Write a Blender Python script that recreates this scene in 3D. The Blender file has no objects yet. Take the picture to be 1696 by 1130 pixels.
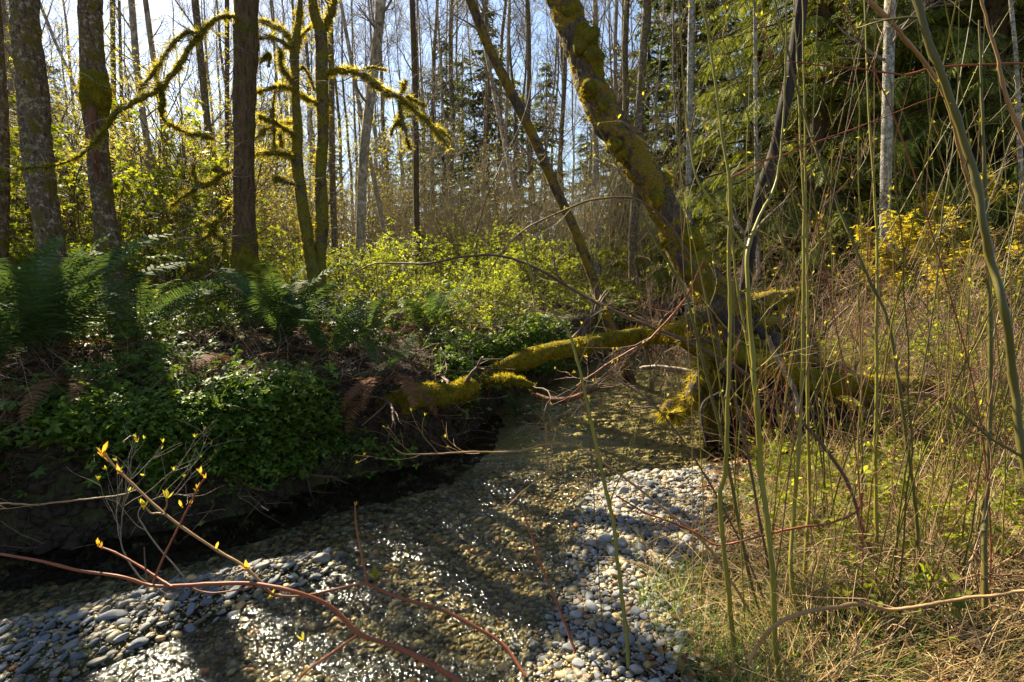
import bpy, math, random
import numpy as np
from mathutils import Vector
RNG = np.random.default_rng(7)
random.seed(7)
S = bpy.context.scene
COL = S.collection
R = math.radians
# ---------------------------------------------------------------- camera, sky, sun, exposure
CAM_H = 1.65; PITCH = R(8.0); FPX = 942.0
cam = bpy.data.cameras.new("camera"); camo = bpy.data.objects.new("camera", cam); COL.objects.link(camo)
camo.location = (0, 0, CAM_H); camo.rotation_euler = (R(90) - PITCH, 0, 0)
cam.sensor_width = 36; cam.lens = 36 * FPX / 1696; cam.clip_start = 0.05; cam.clip_end = 2000
S.camera = camo
SUN_AZ = R(-37.0); SUN_EL = R(39.0)            # azimuth from +Y towards +X
W = bpy.data.worlds.new("World"); S.world = W; W.use_nodes = True
nt = W.node_tree; bg = nt.nodes["Background"]
sky = nt.nodes.new("ShaderNodeTexSky"); sky.sky_type = 'NISHITA'; sky.sun_disc = False
sky.sun_elevation = SUN_EL; sky.sun_rotation = SUN_AZ; sky.air_density = 1.0; sky.dust_density = .7; sky.ozone_density = 2.2
tc = nt.nodes.new("ShaderNodeTexCoord"); mp = nt.nodes.new("ShaderNodeMapping"); mp.inputs[3].default_value = (1.0, 1.0, 2.6)
cn = nt.nodes.new("ShaderNodeTexNoise"); cn.inputs["Scale"].default_value = 2.6; cn.inputs["Detail"].default_value = 7; cn.inputs["Roughness"].default_value = .6
cr = nt.nodes.new("ShaderNodeValToRGB"); cr.color_ramp.elements[0].position = .50; cr.color_ramp.elements[1].position = .78
cr.color_ramp.elements[1].color = (.75, .75, .75, 1)
mx = nt.nodes.new("ShaderNodeMix"); mx.data_type = 'RGBA'; mx.inputs[7].default_value = (3.6, 3.8, 4.2, 1)
nt.links.new(tc.outputs["Generated"], mp.inputs[0]); nt.links.new(mp.outputs[0], cn.inputs["Vector"])
nt.links.new(cn.outputs[0], cr.inputs[0]); nt.links.new(cr.outputs[0], mx.inputs[0])
nt.links.new(sky.outputs[0], mx.inputs[6]); nt.links.new(mx.outputs[2], bg.inputs[0])
bg.inputs[1].default_value = 0.05
sl = bpy.data.lights.new("sun", 'SUN'); sl.energy = 5.0; sl.angle = R(.53); sl.color = (1.0, .88, .64)
so = bpy.data.objects.new("sun", sl); COL.objects.link(so)
sdir = Vector((math.sin(SUN_AZ) * math.cos(SUN_EL), math.cos(SUN_AZ) * math.cos(SUN_EL), math.sin(SUN_EL)))
so.rotation_euler = sdir.to_track_quat('Z', 'Y').to_euler(); so.location = (-8, 8, 20)
S.view_settings.view_transform = 'Standard'; S.view_settings.look = 'None'
S.view_settings.exposure = 2.15; S.view_settings.gamma = 1.0
S.cycles.max_bounces = 7; S.cycles.diffuse_bounces = 3; S.cycles.glossy_bounces = 3; S.cycles.transparent_max_bounces = 10
S.cycles.transmission_bounces = 4; S.cycles.caustics_reflective = False; S.cycles.caustics_refractive = False
S.cycles.sample_clamp_indirect = 4; S.cycles.sample_clamp_direct = 0

# ---------------------------------------------------------------- small maths
CP, SP = math.cos(PITCH), math.sin(PITCH)
def ray(px, py):
    x = (px - 848) / FPX; y = (565 - py) / FPX
    return np.array([x, CP + y * SP, -SP + y * CP])       # unit depth
def at(px, py, Y):
    d = ray(px, py); return np.array([0, 0, CAM_H]) + d * (Y / d[1])
def depth(p): return p[1] * CP - (p[2] - CAM_H) * SP
def proj(p):
    d = depth(p); up = p[1] * SP + (p[2] - CAM_H) * CP
    return 848 + FPX * p[0] / d, 565 - FPX * up / d
def pr(w, Y): return .5 * w * Y / FPX                       # radius of something w pixels wide
def ss(a, b, x):
    t = np.clip((x - a) / (b - a), 0, 1); return t * t * (3 - 2 * t)
def nrm(v): return v / np.maximum(np.linalg.norm(v, axis=-1, keepdims=True), 1e-9)

def pdist(x, y, poly, closed=False):
    """distance to polyline and signed side (+ = left of direction)"""
    P = np.array(poly, float); 
    if closed: P = np.vstack([P, P[:1]])
    best = np.full(np.shape(x), 1e9); sgn = np.ones(np.shape(x))
    for a, b in zip(P[:-1], P[1:]):
        e = b - a; L = e @ e; t = np.clip(((x - a[0]) * e[0] + (y - a[1]) * e[1]) / L, 0, 1)
        dx = x - a[0] - t * e[0]; dy = y - a[1] - t * e[1]; d = np.hypot(dx, dy)
        m = d < best - 1e-9; best = np.where(m, d, best)
        sgn = np.where(m, np.sign(e[0] * (y - a[1]) - e[1] * (x - a[0]) + 1e-12), sgn)
    return best, sgn
def inpoly(x, y, poly):
    P = poly; r = np.zeros(np.shape(x), bool); n = len(P)
    for i in range(n):
        x1, y1 = P[i]; x2, y2 = P[(i + 1) % n]
        c = ((y1 > y) != (y2 > y)) & (x < (x2 - x1) * (y - y1) / ((y2 - y1) if y2 != y1 else 1e-9) + x1); r ^= c
    return r
LBANK = [(-14, -1), (-5, 1.7), (-3.6, 2.6), (-2.84, 2.98), (-1.98, 3.25), (-1.35, 3.95), (-.62, 4.4), (-.32, 5.2), (-.22, 6.1), (.15, 6.9), (.7, 7.8), (1.2, 9), (2.4, 11), (4.5, 13.5), (9, 16), (20, 18), (60, 20)]
RBANK = [(.4, -6), (.5, 1.2), (.66, 2.04), (1.02, 2.8), (1.3, 3.4), (1.6, 4.4), (2.0, 5.3), (2.35, 6.4), (2.9, 7.4), (3.7, 9), (4.9, 10.6), (7, 12.5), (11, 14), (21, 15.5), (60, 17)]
GRAV = [(.05, 0), (.12, 2.04), (.24, 2.57), (.42, 3.15), (.55, 3.7), (.72, 4.12), (1.1, 4.25), (1.75, 4.5), (3, 4.0), (3, 0)]
BAR = [(-2.9, 2.05), (-2.3, 2.38), (-2.0, 2.55), (-1.8, 2.76), (-1.38, 2.93), (-1.0, 3.02), (-.9, 2.86), (-1.25, 2.62), (-1.5, 2.38), (-1.75, 2.12), (-2.0, 1.2), (-3.4, 1.2)]
def wob(x, y, s, seed=0):
    r = np.random.default_rng(seed); o = 0
    for k in range(6):
        a = r.uniform(0, 6.28); f = s * (1.0 + k * .63); p = r.uniform(0, 6.28)
        o = o + np.sin((x * math.cos(a) + y * math.sin(a)) * f + p + 1.3 * np.sin((y * math.cos(a) - x * math.sin(a)) * f * .7 + k)) / (1 + k * .6)
    return o / 2.6
def dL(x, y): d, s = pdist(x, y, LBANK); return d * s
def dR(x, y): d, s = pdist(x, y, RBANK); return -d * s
def height(x, y):
    x = np.asarray(x, float); y = np.asarray(y, float)
    wx = x + .10 * wob(x, y, 3.1, 1); wy = y + .10 * wob(x, y, 3.3, 2)
    dl, sl_ = pdist(wx, wy, LBANK); dl = dl * sl_
    dr, sr_ = pdist(wx, wy, RBANK); dr = -dr * sr_
    dg = pdist(wx, wy, GRAV, True)[0] * np.where(inpoly(wx, wy, GRAV), 1, -1)
    db = pdist(wx, wy, BAR, True)[0] * np.where(inpoly(wx, wy, BAR), 1, -1)
    bed = -.13 - .10 * ss(.9, .1, np.abs(dl)) + .02 * wob(x, y, 5, 3)
    bed = bed - .16 * np.exp(-((x - .9) / .9) ** 2 - ((y - 5.5) / .7) ** 2)
    bed = bed + (.19 * ss(-.45, .25, dg)) 
    bed = np.maximum(bed, -.13 + .18 * ss(-.35, .15, db))
    left = ss(-.05, .50, dl) * .58 + ss(.2, 2.2, dl) * .25 + .05 * wob(x, y, 1.7, 4) * ss(.1, .8, dl)
    right = ss(0, .35, dr) * .06 + ss(.1, 1.4, dr) * .20 + ss(1.0, 6, dr) * 1.1 * ss(2, 6, y) + ss(8, 60, dr) * 3.0
    right = right + .05 * wob(x, y, 1.9, 5) * ss(.1, 1.0, dr)
    h = bed + ss(-.05, .3, dl) * (.23) + left + ss(-.1, .4, dr) * .0 + right
    h = h + (.12 * wob(x, y, 6, 41) + .06 * wob(x, y, 17, 42)) * ss(-.02, .12, dl) * ss(.7, .3, dl)
    h = h - .30 * np.exp(-((x - 2.65) / .55) ** 2 - ((y - 4.35) / .5) ** 2) * ss(-.1, .3, dr)
    far = ss(15, 45, np.hypot(x, y)); h = h + far * .25 * wob(x, y, .12, 6)
    return h
def hz(x, y): return float(height(np.array([x]), np.array([y]))[0])

# ---------------------------------------------------------------- mesh helpers
def build(name, parts, mat, parent=None, origin=(0, 0, 0), smooth=True, link=True):
    Vs, T, Q = [], [], []; n = 0
    for V, F in parts:
        V = np.asarray(V, float).reshape(-1, 3); F = np.asarray(F, np.int64)
        Vs.append(V)
        (T if F.shape[1] == 3 else Q).append(F + n); n += len(V)
    V = np.vstack(Vs) - np.asarray(origin, float)
    T = np.vstack(T) if T else np.zeros((0, 3), np.int64); Q = np.vstack(Q) if Q else np.zeros((0, 4), np.int64)
    me = bpy.data.meshes.new(name)
    me.vertices.add(len(V)); me.vertices.foreach_set("co", V.astype(np.float32).ravel())
    me.loops.add(T.size + Q.size); me.loops.foreach_set("vertex_index", np.concatenate([T.ravel(), Q.ravel()]).astype(np.int32))
    nf = len(T) + len(Q); me.polygons.add(nf)
    tot = np.concatenate([np.full(len(T), 3), np.full(len(Q), 4)]); st = np.concatenate([[0], np.cumsum(tot)[:-1]]) if nf else tot
    me.polygons.foreach_set("loop_start", st.astype(np.int32)); me.polygons.foreach_set("loop_total", tot.astype(np.int32))
    if smooth: me.polygons.foreach_set("use_smooth", np.ones(nf, bool))
    me.update(calc_edges=True); me.materials.append(mat)
    o = bpy.data.objects.new(name, me)
    if link: COL.objects.link(o)
    if parent is not None: o.parent = parent
    return o
def tag(o, label=None, cat=None, group=None, kind=None):
    if label: o["label"] = label
    if cat: o["category"] = cat
    if group: o["group"] = group
    if kind: o["kind"] = kind
    return o
def empty(name, loc, label=None, cat=None, group=None):
    o = bpy.data.objects.new(name, None); COL.objects.link(o); o.location = tuple(loc); o.empty_display_size = .1
    return tag(o, label, cat, group)
KIDS = {}
def copy_tree(o, parent=None):
    c = o.copy(); COL.objects.link(c); c.parent = parent
    for ch in o.children: copy_tree(ch, c)
    return c
def tubes(P, Rr, sides=5, lump=0, rng=RNG, rough=0):
    """P (T,n,3), Rr (T,n) -> one (V,F) of T tubes"""
    P = np.asarray(P, float); Rr = np.asarray(Rr, float)
    if P.ndim == 2: P = P[None]; Rr = Rr[None]
    T, n, _ = P.shape
    tan = np.empty_like(P); tan[:, 1:-1] = P[:, 2:] - P[:, :-2]; tan[:, 0] = P[:, 1] - P[:, 0]; tan[:, -1] = P[:, -1] - P[:, -2]
    tan = nrm(tan)
    ref = np.where(np.abs(nrm(P[:, -1] - P[:, 0])[:, 2:3]) < .75, np.array([[0, 0, 1.]]), np.array([[0, 1., 0]]))[:, None, :]
    u = nrm(np.cross(np.broadcast_to(ref, tan.shape), tan)); v = np.cross(tan, u)
    a = np.arange(sides) / sides * 2 * np.pi
    rad = Rr[:, :, None] * np.ones(sides)
    if lump:
        s = np.cumsum(np.linalg.norm(np.diff(P, axis=1, prepend=P[:, :1]), axis=2), axis=1)[:, :, None]
        f = 0
        for k in range(7):
            ph = rng.uniform(0, 6.28, (T, 1, 1)); m = rng.integers(1, 4); fr = rng.uniform(3, 22)
            f = f + np.sin(m * a[None, None, :] + s * fr + ph) * np.sin(s * fr * .37 + ph * 2) / (1 + k * .2)
        rad = rad * (1 + lump * f / 2.2)
    if rough:
        g = rng.normal(size=rad.shape); g = g + np.roll(g, 1, 1) + .5 * np.roll(g, 2, 1); rad = rad * (1 + rough * g)
    V = P[:, :, None, :] + rad[..., None] * (np.cos(a)[None, None, :, None] * u[:, :, None, :] + np.sin(a)[None, None, :, None] * v[:, :, None, :])
    i = np.arange(n - 1)[:, None] * sides; j = np.arange(sides)[None]; j2 = (j + 1) % sides
    q = np.stack([i + j, i + j2, i + sides + j2, i + sides + j], -1).reshape(-1, 4)
    F = (q[None] + (np.arange(T) * n * sides)[:, None, None]).reshape(-1, 4)
    return V.reshape(-1, 3), F
def smooth_path(pts, n):
    """pts list of (x,y,z,r) -> catmull-rom resampled"""
    A = np.array(pts, float); m = len(A)
    if m == 2: t = np.linspace(0, 1, n)[:, None]; return A[0] * (1 - t) + A[1] * t
    E = np.vstack([2 * A[0] - A[1], A, 2 * A[-1] - A[-2]])
    E[0, 3] = A[0, 3]; E[-1, 3] = A[-1, 3]
    seg = np.linalg.norm(np.diff(A[:, :3], axis=0), axis=1); c = np.concatenate([[0], np.cumsum(seg)]); s = np.linspace(0, c[-1], n)
    i = np.clip(np.searchsorted(c, s, side='right') - 1, 0, m - 2); t = ((s - c[i]) / np.maximum(seg[i], 1e-9))[:, None]
    p0, p1, p2, p3 = E[i], E[i + 1], E[i + 2], E[i + 3]
    o = .5 * (2 * p1 + (p2 - p0) * t + (2 * p0 - 5 * p1 + 4 * p2 - p3) * t ** 2 + (3 * p1 - 3 * p2 + p3 - p0) * t ** 3)
    o[:, 3] = np.interp(s, c, A[:, 3]); return o
def pathpx(pts, Y=None):
    """pts [(px,py,width_px[,Y])] -> list of (x,y,z,r)"""
    o = []
    for p in pts:
        y = p[3] if len(p) > 3 else Y; w = at(p[0], p[1], y); o.append((w[0], w[1], w[2], .5 * p[2] * depth(w) / FPX / math.sqrt(1 + ((p[0] - 848) / FPX) ** 2)))
    return o
def grow(P, Rr, N, L, ang, npts, rng, tmin=.15, ratio=.5, up=.0, jit=.08, shrink=.5, tip=.25, rmin=.0):
    T, n, _ = P.shape; idx = rng.integers(0, T, N); t = rng.uniform(tmin, 1, N) * (n - 1); i = np.minimum(t.astype(int), n - 2); f = (t - i)[:, None]
    p = P[idx, i] * (1 - f) + P[idx, i + 1] * f; tan = nrm(P[idx, i + 1] - P[idx, i]); r = (Rr[idx, i] * (1 - f[:, 0]) + Rr[idx, i + 1] * f[:, 0]) * ratio
    q = rng.normal(size=(N, 3)); q = nrm(q - (q * tan).sum(1, keepdims=True) * tan)
    a = rng.uniform(ang[0], ang[1], N)[:, None]; d = nrm(tan * np.cos(a) + q * np.sin(a))
    ln = L * rng.uniform(.5, 1.2, N) * (1 - shrink * t / (n - 1))
    s = np.linspace(0, 1, npts)
    C = np.empty((N, npts, 3)); cur = p.copy(); C[:, 0] = cur
    for k in range(1, npts):
        d = nrm(d + rng.normal(size=(N, 3)) * jit + np.array([0, 0, up]) / npts); cur = cur + d * (ln / (npts - 1))[:, None]; C[:, k] = cur
    r = np.maximum(r, rmin); return C, r[:, None] * (1 - (1 - tip) * s)[None]
def stamp(TV, TF, pos, X, Y, Z, sc):
    TV = np.asarray(TV, float); N = len(pos); sc = np.broadcast_to(sc, (N,))
    V = pos[:, None] + sc[:, None, None] * (TV[None, :, 0:1] * X[:, None] + TV[None, :, 1:2] * Y[:, None] + TV[None, :, 2:3] * Z[:, None])
    F = (np.asarray(TF)[None] + (np.arange(N) * len(TV))[:, None, None]).reshape(-1, len(TF[0])); return V.reshape(-1, 3), F
def frames(rng, N, up=(0, 0, 1), spread=.6, fwd=None):
    Z = nrm(np.asarray(up, float) + rng.normal(size=(N, 3)) * spread)
    X = rng.normal(size=(N, 3)) if fwd is None else fwd + rng.normal(size=(N, 3)) * .25
    X = nrm(X - (X * Z).sum(1, keepdims=True) * Z); return X, np.cross(Z, X), Z
# leaf templates: x = along the leaf, z = up
LEAF = (np.array([(0, 0, 0), (.35, .30, .10), (.7, .22, .06), (1, 0, -.12), (.7, -.22, .06), (.35, -.30, .10), (.5, 0, -.02)]),
        np.array([(0, 6, 1), (1, 6, 2), (2, 6, 3), (3, 6, 4), (4, 6, 5), (5, 6, 0)]))
DIAM = (np.array([(0, 0, 0), (.5, .27, .08), (1, 0, -.05), (.5, -.27, .08)]), np.array([(0, 2, 1), (0, 3, 2)]))
LANCE = (np.array([(0, 0, 0), (.45, .11, .04), (1, 0, -.1), (.45, -.11, .04)]), np.array([(0, 2, 1), (0, 3, 2)]))
def trileaf(TM=LEAF):
    V, F = [], []; n = 0
    for a, s in ((0, 1), (1.25, .8), (-1.25, .8)):
        c, q = math.cos(a), math.sin(a); v = TM[0].copy() * s; v[:, 0] += .12
        v = np.stack([v[:, 0] * c - v[:, 1] * q, v[:, 0] * q + v[:, 1] * c, v[:, 2]], 1); V.append(v); F.append(TM[1] + n); n += len(v)
    return np.vstack(V), np.vstack(F)
TRI = trileaf(); TRID = trileaf(DIAM)
def palm():
    V = [(0, 0, 0)]
    for k in range(11):
        a = R(-125 + k * 25); r = (1.0 if k % 2 == 1 else .5) * (1 - .12 * abs(k - 5) / 5); V.append((r * math.cos(a), r * math.sin(a), -.12 * r))
    return np.array(V), np.array([(0, k, k + 1) for k in range(1, 11)])
PALM = palm()
def pick(P, N, rng, tmin=.2):
    T, n, _ = P.shape; idx = rng.integers(0, T, N); t = rng.uniform(tmin, 1, N) * (n - 1); i = np.minimum(t.astype(int), n - 2); f = (t - i)[:, None]
    return P[idx, i] * (1 - f) + P[idx, i + 1] * f, nrm(P[idx, i + 1] - P[idx, i])
def fuzz(P, Rr, N, rng, L=(.015, .04), w=.0035, droop=.7):
    """short moss hairs all round tubes"""
    P = np.asarray(P, float); Rr = np.asarray(Rr, float)
    if P.ndim == 2: P = P[None]; Rr = Rr[None]
    T, n, _ = P.shape; idx = rng.integers(0, T, N); t = rng.uniform(0, 1, N) * (n - 1); i = np.minimum(t.astype(int), n - 2); f = (t - i)[:, None]
    c = P[idx, i] * (1 - f) + P[idx, i + 1] * f; tan = nrm(P[idx, i + 1] - P[idx, i]); r = Rr[idx, i] * (1 - f[:, 0]) + Rr[idx, i + 1] * f[:, 0]
    q = rng.normal(size=(N, 3)); q = nrm(q - (q * tan).sum(1, keepdims=True) * tan)
    b = c + q * (r * .92)[:, None]; ln = rng.uniform(*L, N)[:, None] * (.5 + 1.1 * (np.sin(c @ np.array([31., 17, 23])) * np.sin(c @ np.array([-13., 37, 11])) > .05))[:, None]
    d = nrm(q + rng.normal(size=(N, 3)) * .45 + np.array([0, 0, -droop])); e = b + d * ln
    s = nrm(np.cross(d, rng.normal(size=(N, 3)))) * w
    V = np.stack([b - s, b + s, e], 1).reshape(-1, 3); return V, np.arange(3 * N).reshape(-1, 3)

# ---------------------------------------------------------------- materials
def newmat(name):
    m = bpy.data.materials.new(name); m.use_nodes = True; t = m.node_tree; t.nodes.clear()
    out = t.nodes.new("ShaderNodeOutputMaterial"); return m, t, out
def N_(t, typ, **kw):
    n = t.nodes.new(typ)
    for k, v in kw.items():
        if k in n.inputs: n.inputs[k].default_value = v
        else: setattr(n, k, v)
    return n
def ramp(t, fac, stops, interp='LINEAR'):
    r = t.nodes.new("ShaderNodeValToRGB"); r.color_ramp.interpolation = interp; e = r.color_ramp.elements
    while len(e) < len(stops): e.new(.5)
    for k, (p, c) in enumerate(stops):
        e[k].position = p; e[k].color = (c[0], c[1], c[2], 1) if not isinstance(c, (int, float)) else (c, c, c, 1)
    t.links.new(fac, r.inputs[0]); return r.outputs[0]
def mixc(t, f, a, b, mode='MIX'):
    m = t.nodes.new("ShaderNodeMix"); m.data_type = 'RGBA'; m.blend_type = mode
    for sock, v in ((0, f), (6, a), (7, b)):
        if hasattr(v, 'type') and hasattr(v, 'links'): t.links.new(v, m.inputs[sock])
        else: m.inputs[sock].default_value = v if isinstance(v, float) else (v[0], v[1], v[2], 1)
    return m.outputs[2]
def noise(t, scale, detail=4, rough=.6, vec=None, dist=0):
    n = t.nodes.new("ShaderNodeTexNoise"); n.inputs["Scale"].default_value = scale; n.inputs["Detail"].default_value = detail
    n.inputs["Roughness"].default_value = rough; n.inputs["Distortion"].default_value = dist
    if vec is not None: t.links.new(vec, n.inputs["Vector"])
    return n.outputs[0]
def coord(t, scale=(1, 1, 1), kind="Object"):
    c = t.nodes.new("ShaderNodeTexCoord"); m = t.nodes.new("ShaderNodeMapping"); m.inputs[3].default_value = scale
    t.links.new(c.outputs[kind], m.inputs[0]); return m.outputs[0]
def bump(t, h, s, d=.02):
    b = t.nodes.new("ShaderNodeBump"); b.inputs["Strength"].default_value = s; b.inputs["Distance"].default_value = d; t.links.new(h, b.inputs["Height"]); return b.outputs[0]
def prin(t, out, col, rough=.8, nor=None, spec=.3):
    b = t.nodes.new("ShaderNodeBsdfPrincipled")
    if hasattr(col, 'links'): t.links.new(col, b.inputs["Base Color"])
    else: b.inputs["Base Color"].default_value = (*col, 1)
    if hasattr(rough, 'links'): t.links.new(rough, b.inputs["Roughness"])
    else: b.inputs["Roughness"].default_value = rough
    b.inputs["Specular IOR Level"].default_value = spec
    if nor: t.links.new(nor, b.inputs["Normal"])
    if out: t.links.new(b.outputs[0], out.inputs[0])
    return b
def leafmat(name, stops, trans=.45, rough=.55, spec=.4, tcol=1.5):
    m, t, out = newmat(name); g = t.nodes.new("ShaderNodeNewGeometry"); oi = t.nodes.new("ShaderNodeObjectInfo")
    c = ramp(t, g.outputs["Random Per Island"], stops)
    hs = t.nodes.new("ShaderNodeHueSaturation"); mr = t.nodes.new("ShaderNodeMapRange"); mr.inputs[3].default_value = .8; mr.inputs[4].default_value = 1.2
    t.links.new(oi.outputs["Random"], mr.inputs[0]); t.links.new(mr.outputs[0], hs.inputs["Value"]); t.links.new(c, hs.inputs["Color"]); c = hs.outputs[0]
    b = prin(t, None, c, rough, spec=spec * .45); tr = t.nodes.new("ShaderNodeBsdfTranslucent")
    c2 = mixc(t, 1.0, c, (tcol * 1.05, tcol, tcol * .55), 'MULTIPLY'); t.links.new(c2, tr.inputs[0])
    mx = t.nodes.new("ShaderNodeMixShader"); mx.inputs[0].default_value = trans
    t.links.new(b.outputs[0], mx.inputs[1]); t.links.new(tr.outputs[0], mx.inputs[2]); t.links.new(mx.outputs[0], out.inputs[0]); return m
def barkmat(name, base, dark, patch, patch_amt=.5, moss=None, moss_amt=.4, sc=1.0, vstretch=.35, bs=.9, moss_low=False):
    m, t, out = newmat(name); v = coord(t, (1, 1, vstretch)); v1 = coord(t)
    n1 = noise(t, 26 * sc, 6, .65, v); c = ramp(t, n1, [(.32, dark), (.6, base)])
    n2 = noise(t, 15 * sc, 8, .75, v1, .3); f = ramp(t, n2, [(1 - patch_amt - .03, 0.), (1 - patch_amt + .05, 1.)]); c = mixc(t, f, c, patch)
    nb = n1
    if moss:
        n3 = noise(t, 4.5 * sc, 7, .7, v1, .3)
        f3 = ramp(t, n3, [(1 - moss_amt - .04, 0.), (1 - moss_amt + .05, 1.)]); n4 = noise(t, 90, 3, .7, v1)
        mc = ramp(t, n4, [(.32, tuple(x * .22 for x in moss)), (.5, tuple(x * .7 for x in moss)), (.7, tuple(min(1, x * 1.25) for x in moss))]); c = mixc(t, f3, c, mc)
        nb = mixc(t, f3, n1, n4)
    prin(t, out, c, .85, bump(t, nb, bs, .03), .2); return m
MOSS_C = (.17, .155, .022)
def mossmat(name, a, b, trans=.3):
    m, t, out = newmat(name); v = coord(t); n = noise(t, 22, 6, .75, v); n2 = noise(t, 5, 5, .7, v); n3 = noise(t, 8, 4, .6, v, .5)
    c = ramp(t, n, [(.3, a), (.68, b)]); c = mixc(t, ramp(t, n2, [(.50, 0.), (.66, .8)]), c, (.09, .055, .02)); c = mixc(t, ramp(t, n3, [(.5, 0.), (.6, .5)]), c, (.12, .17, .02))
    p = prin(t, None, c, .95, bump(t, n, 1.0, .04), .1); tr = t.nodes.new("ShaderNodeBsdfTranslucent"); t.links.new(c, tr.inputs[0])
    mx = t.nodes.new("ShaderNodeMixShader"); mx.inputs[0].default_value = trans
    t.links.new(p.outputs[0], mx.inputs[1]); t.links.new(tr.outputs[0], mx.inputs[2]); t.links.new(mx.outputs[0], out.inputs[0]); return m
def stemmat(name, stops, rough=.45, nscale=14):
    m, t, out = newmat(name); g = t.nodes.new("ShaderNodeNewGeometry"); v = coord(t, (1, 1, .3)); n = noise(t, nscale, 4, .6, v)
    c = ramp(t, g.outputs["Random Per Island"], stops); c = mixc(t, ramp(t, n, [(.4, 0.), (.75, .55)]), c, tuple(x * .4 + .02 for x in stops[0][1]))
    prin(t, out, c, rough, bump(t, n, .5, .005), .2); return m
M = {}
M['alder'] = barkmat('alder_bark', (.15, .10, .06), (.03, .019, .012), (.34, .29, .20), .45, (.20, .155, .02), .46, 1.3)
M['brown'] = barkmat('brown_bark', (.13, .08, .042), (.03, .018, .010), (.16, .115, .06), .36, (.15, .125, .02), .42, 1.3, .25)
M['mossbark'] = barkmat('mossy_bark', (.12, .085, .05), (.03, .02, .012), (.22, .17, .09), .3, (.26, .22, .025), .54)
M['lean'] = barkmat('leaning_trunk_bark', (.10, .07, .045), (.02, .014, .01), (.28, .21, .14), .38, (.33, .21, .02), .49, 1.1)
M['dark'] = barkmat('dark_bark', (.05, .035, .03), (.012, .009, .008), (.28, .23, .2), .34, None, 0, .8, .12)
M['birch'] = barkmat('pale_bark', (.28, .25, .20), (.08, .065, .05), (.46, .42, .35), .50, (.16, .13, .03), .28, .9, 1.6)
M['grey'] = barkmat('grey_bark', (.34, .27, .18), (.10, .07, .045), (.50, .43, .32), .45, (.14, .12, .03), .33, .7)
M['twig'] = barkmat('twig_bark', (.24, .19, .14), (.12, .09, .06), (.36, .29, .19), .4, None, 0, 1, 1, .3)
M['split'] = barkmat('split_wood', (.20, .09, .05), (.07, .03, .02), (.26, .13, .07), .4, None, 0, 1, .1)
M['moss'] = mossmat('moss', (.11, .085, .010), (.36, .29, .022))
M['mossgold'] = mossmat('golden_moss', (.08, .06, .010), (.44, .32, .022))
M['mosshair'] = leafmat('moss_hair', [(0, (.13, .105, .012)), (.7, (.34, .28, .025)), (1, (.55, .44, .05))], .5, .8, .1)
M['limbhair'] = leafmat('limb_moss_hair', [(0, (.14, .125, .025)), (.6, (.30, .26, .05)), (1, (.52, .45, .12))], .66, .8, .05)
M['dirt'] = barkmat('bank_soil', (.05, .032, .019), (.012, .008, .005), (.10, .072, .045), .36, None, 0, .6, 1)
M['leaf'] = leafmat('fresh_leaf', [(0, (.11, .15, .012)), (.5, (.20, .24, .016)), (1, (.32, .33, .025))], .58)
M['leafy'] = leafmat('yellow_leaf', [(0, (.19, .20, .02)), (.5, (.28, .26, .03)), (1, (.40, .34, .05))], .6)
M['leafd'] = leafmat('ground_leaf', [(0, (.045, .085, .012)), (.6, (.085, .14, .016)), (1, (.17, .22, .025))], .4, .5, .5)
M['fern'] = leafmat('fern_green', [(0, (.045, .08, .028)), (1, (.085, .13, .035))], .3, .65, .12)
M['fernb'] = leafmat('fern_dead', [(0, (.12, .05, .02)), (1, (.22, .11, .05))], .25, .7, .2)
M['cedar'] = leafmat('cedar_foliage', [(0, (.09, .125, .02)), (.6, (.19, .22, .035)), (1, (.34, .33, .055))], .48, .55, .4)
M['conifer'] = leafmat('conifer_foliage', [(0, (.035, .055, .018)), (.7, (.075, .10, .03)), (1, (.14, .15, .05))], .35, .6, .3)
M['gold'] = leafmat('golden_foliage', [(0, (.22, .19, .02)), (1, (.40, .31, .03))], .4, .7, .2)
M['bud'] = leafmat('leaf_bud', [(0, (.20, .20, .025)), (1, (.34, .30, .04))], .5, .5, .3)
M['budr'] = leafmat('orange_bud', [(0, (.55, .28, .03)), (1, (.65, .42, .06))], .45, .5, .3)
M['straw'] = leafmat('dry_grass_blade', [(0, (.14, .08, .03)), (.5, (.30, .20, .08)), (1, (.46, .35, .18))], .25, .6, .2, 1.0)
M['grass'] = leafmat('grass_blade', [(0, (.09, .17, .02)), (1, (.22, .33, .05))], .45, .45, .4)
M['green_cane'] = stemmat('green_cane', [(0, (.17, .15, .018)), (1, (.25, .20, .03))])
M['dark_cane'] = stemmat('dark_cane', [(0, (.07, .062, .012)), (1, (.12, .10, .02))])
M['red_cane'] = stemmat('red_cane', [(0, (.19, .05, .022)), (1, (.26, .085, .035))], .5)
M['tan_cane'] = stemmat('tan_cane', [(0, (.24, .13, .045)), (1, (.34, .20, .09))], .5)
M['brown_cane'] = stemmat('brown_cane', [(0, (.09, .05, .028)), (1, (.14, .085, .05))], .6)
M['haze'] = stemmat('tan_twig', [(0, (.20, .15, .075)), (.5, (.32, .25, .13)), (1, (.42, .34, .19))], .7)
M['brush'] = stemmat('brush_twig', [(0, (.13, .06, .03)), (.5, (.30, .18, .10)), (1, (.42, .30, .2))], .7)

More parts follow.
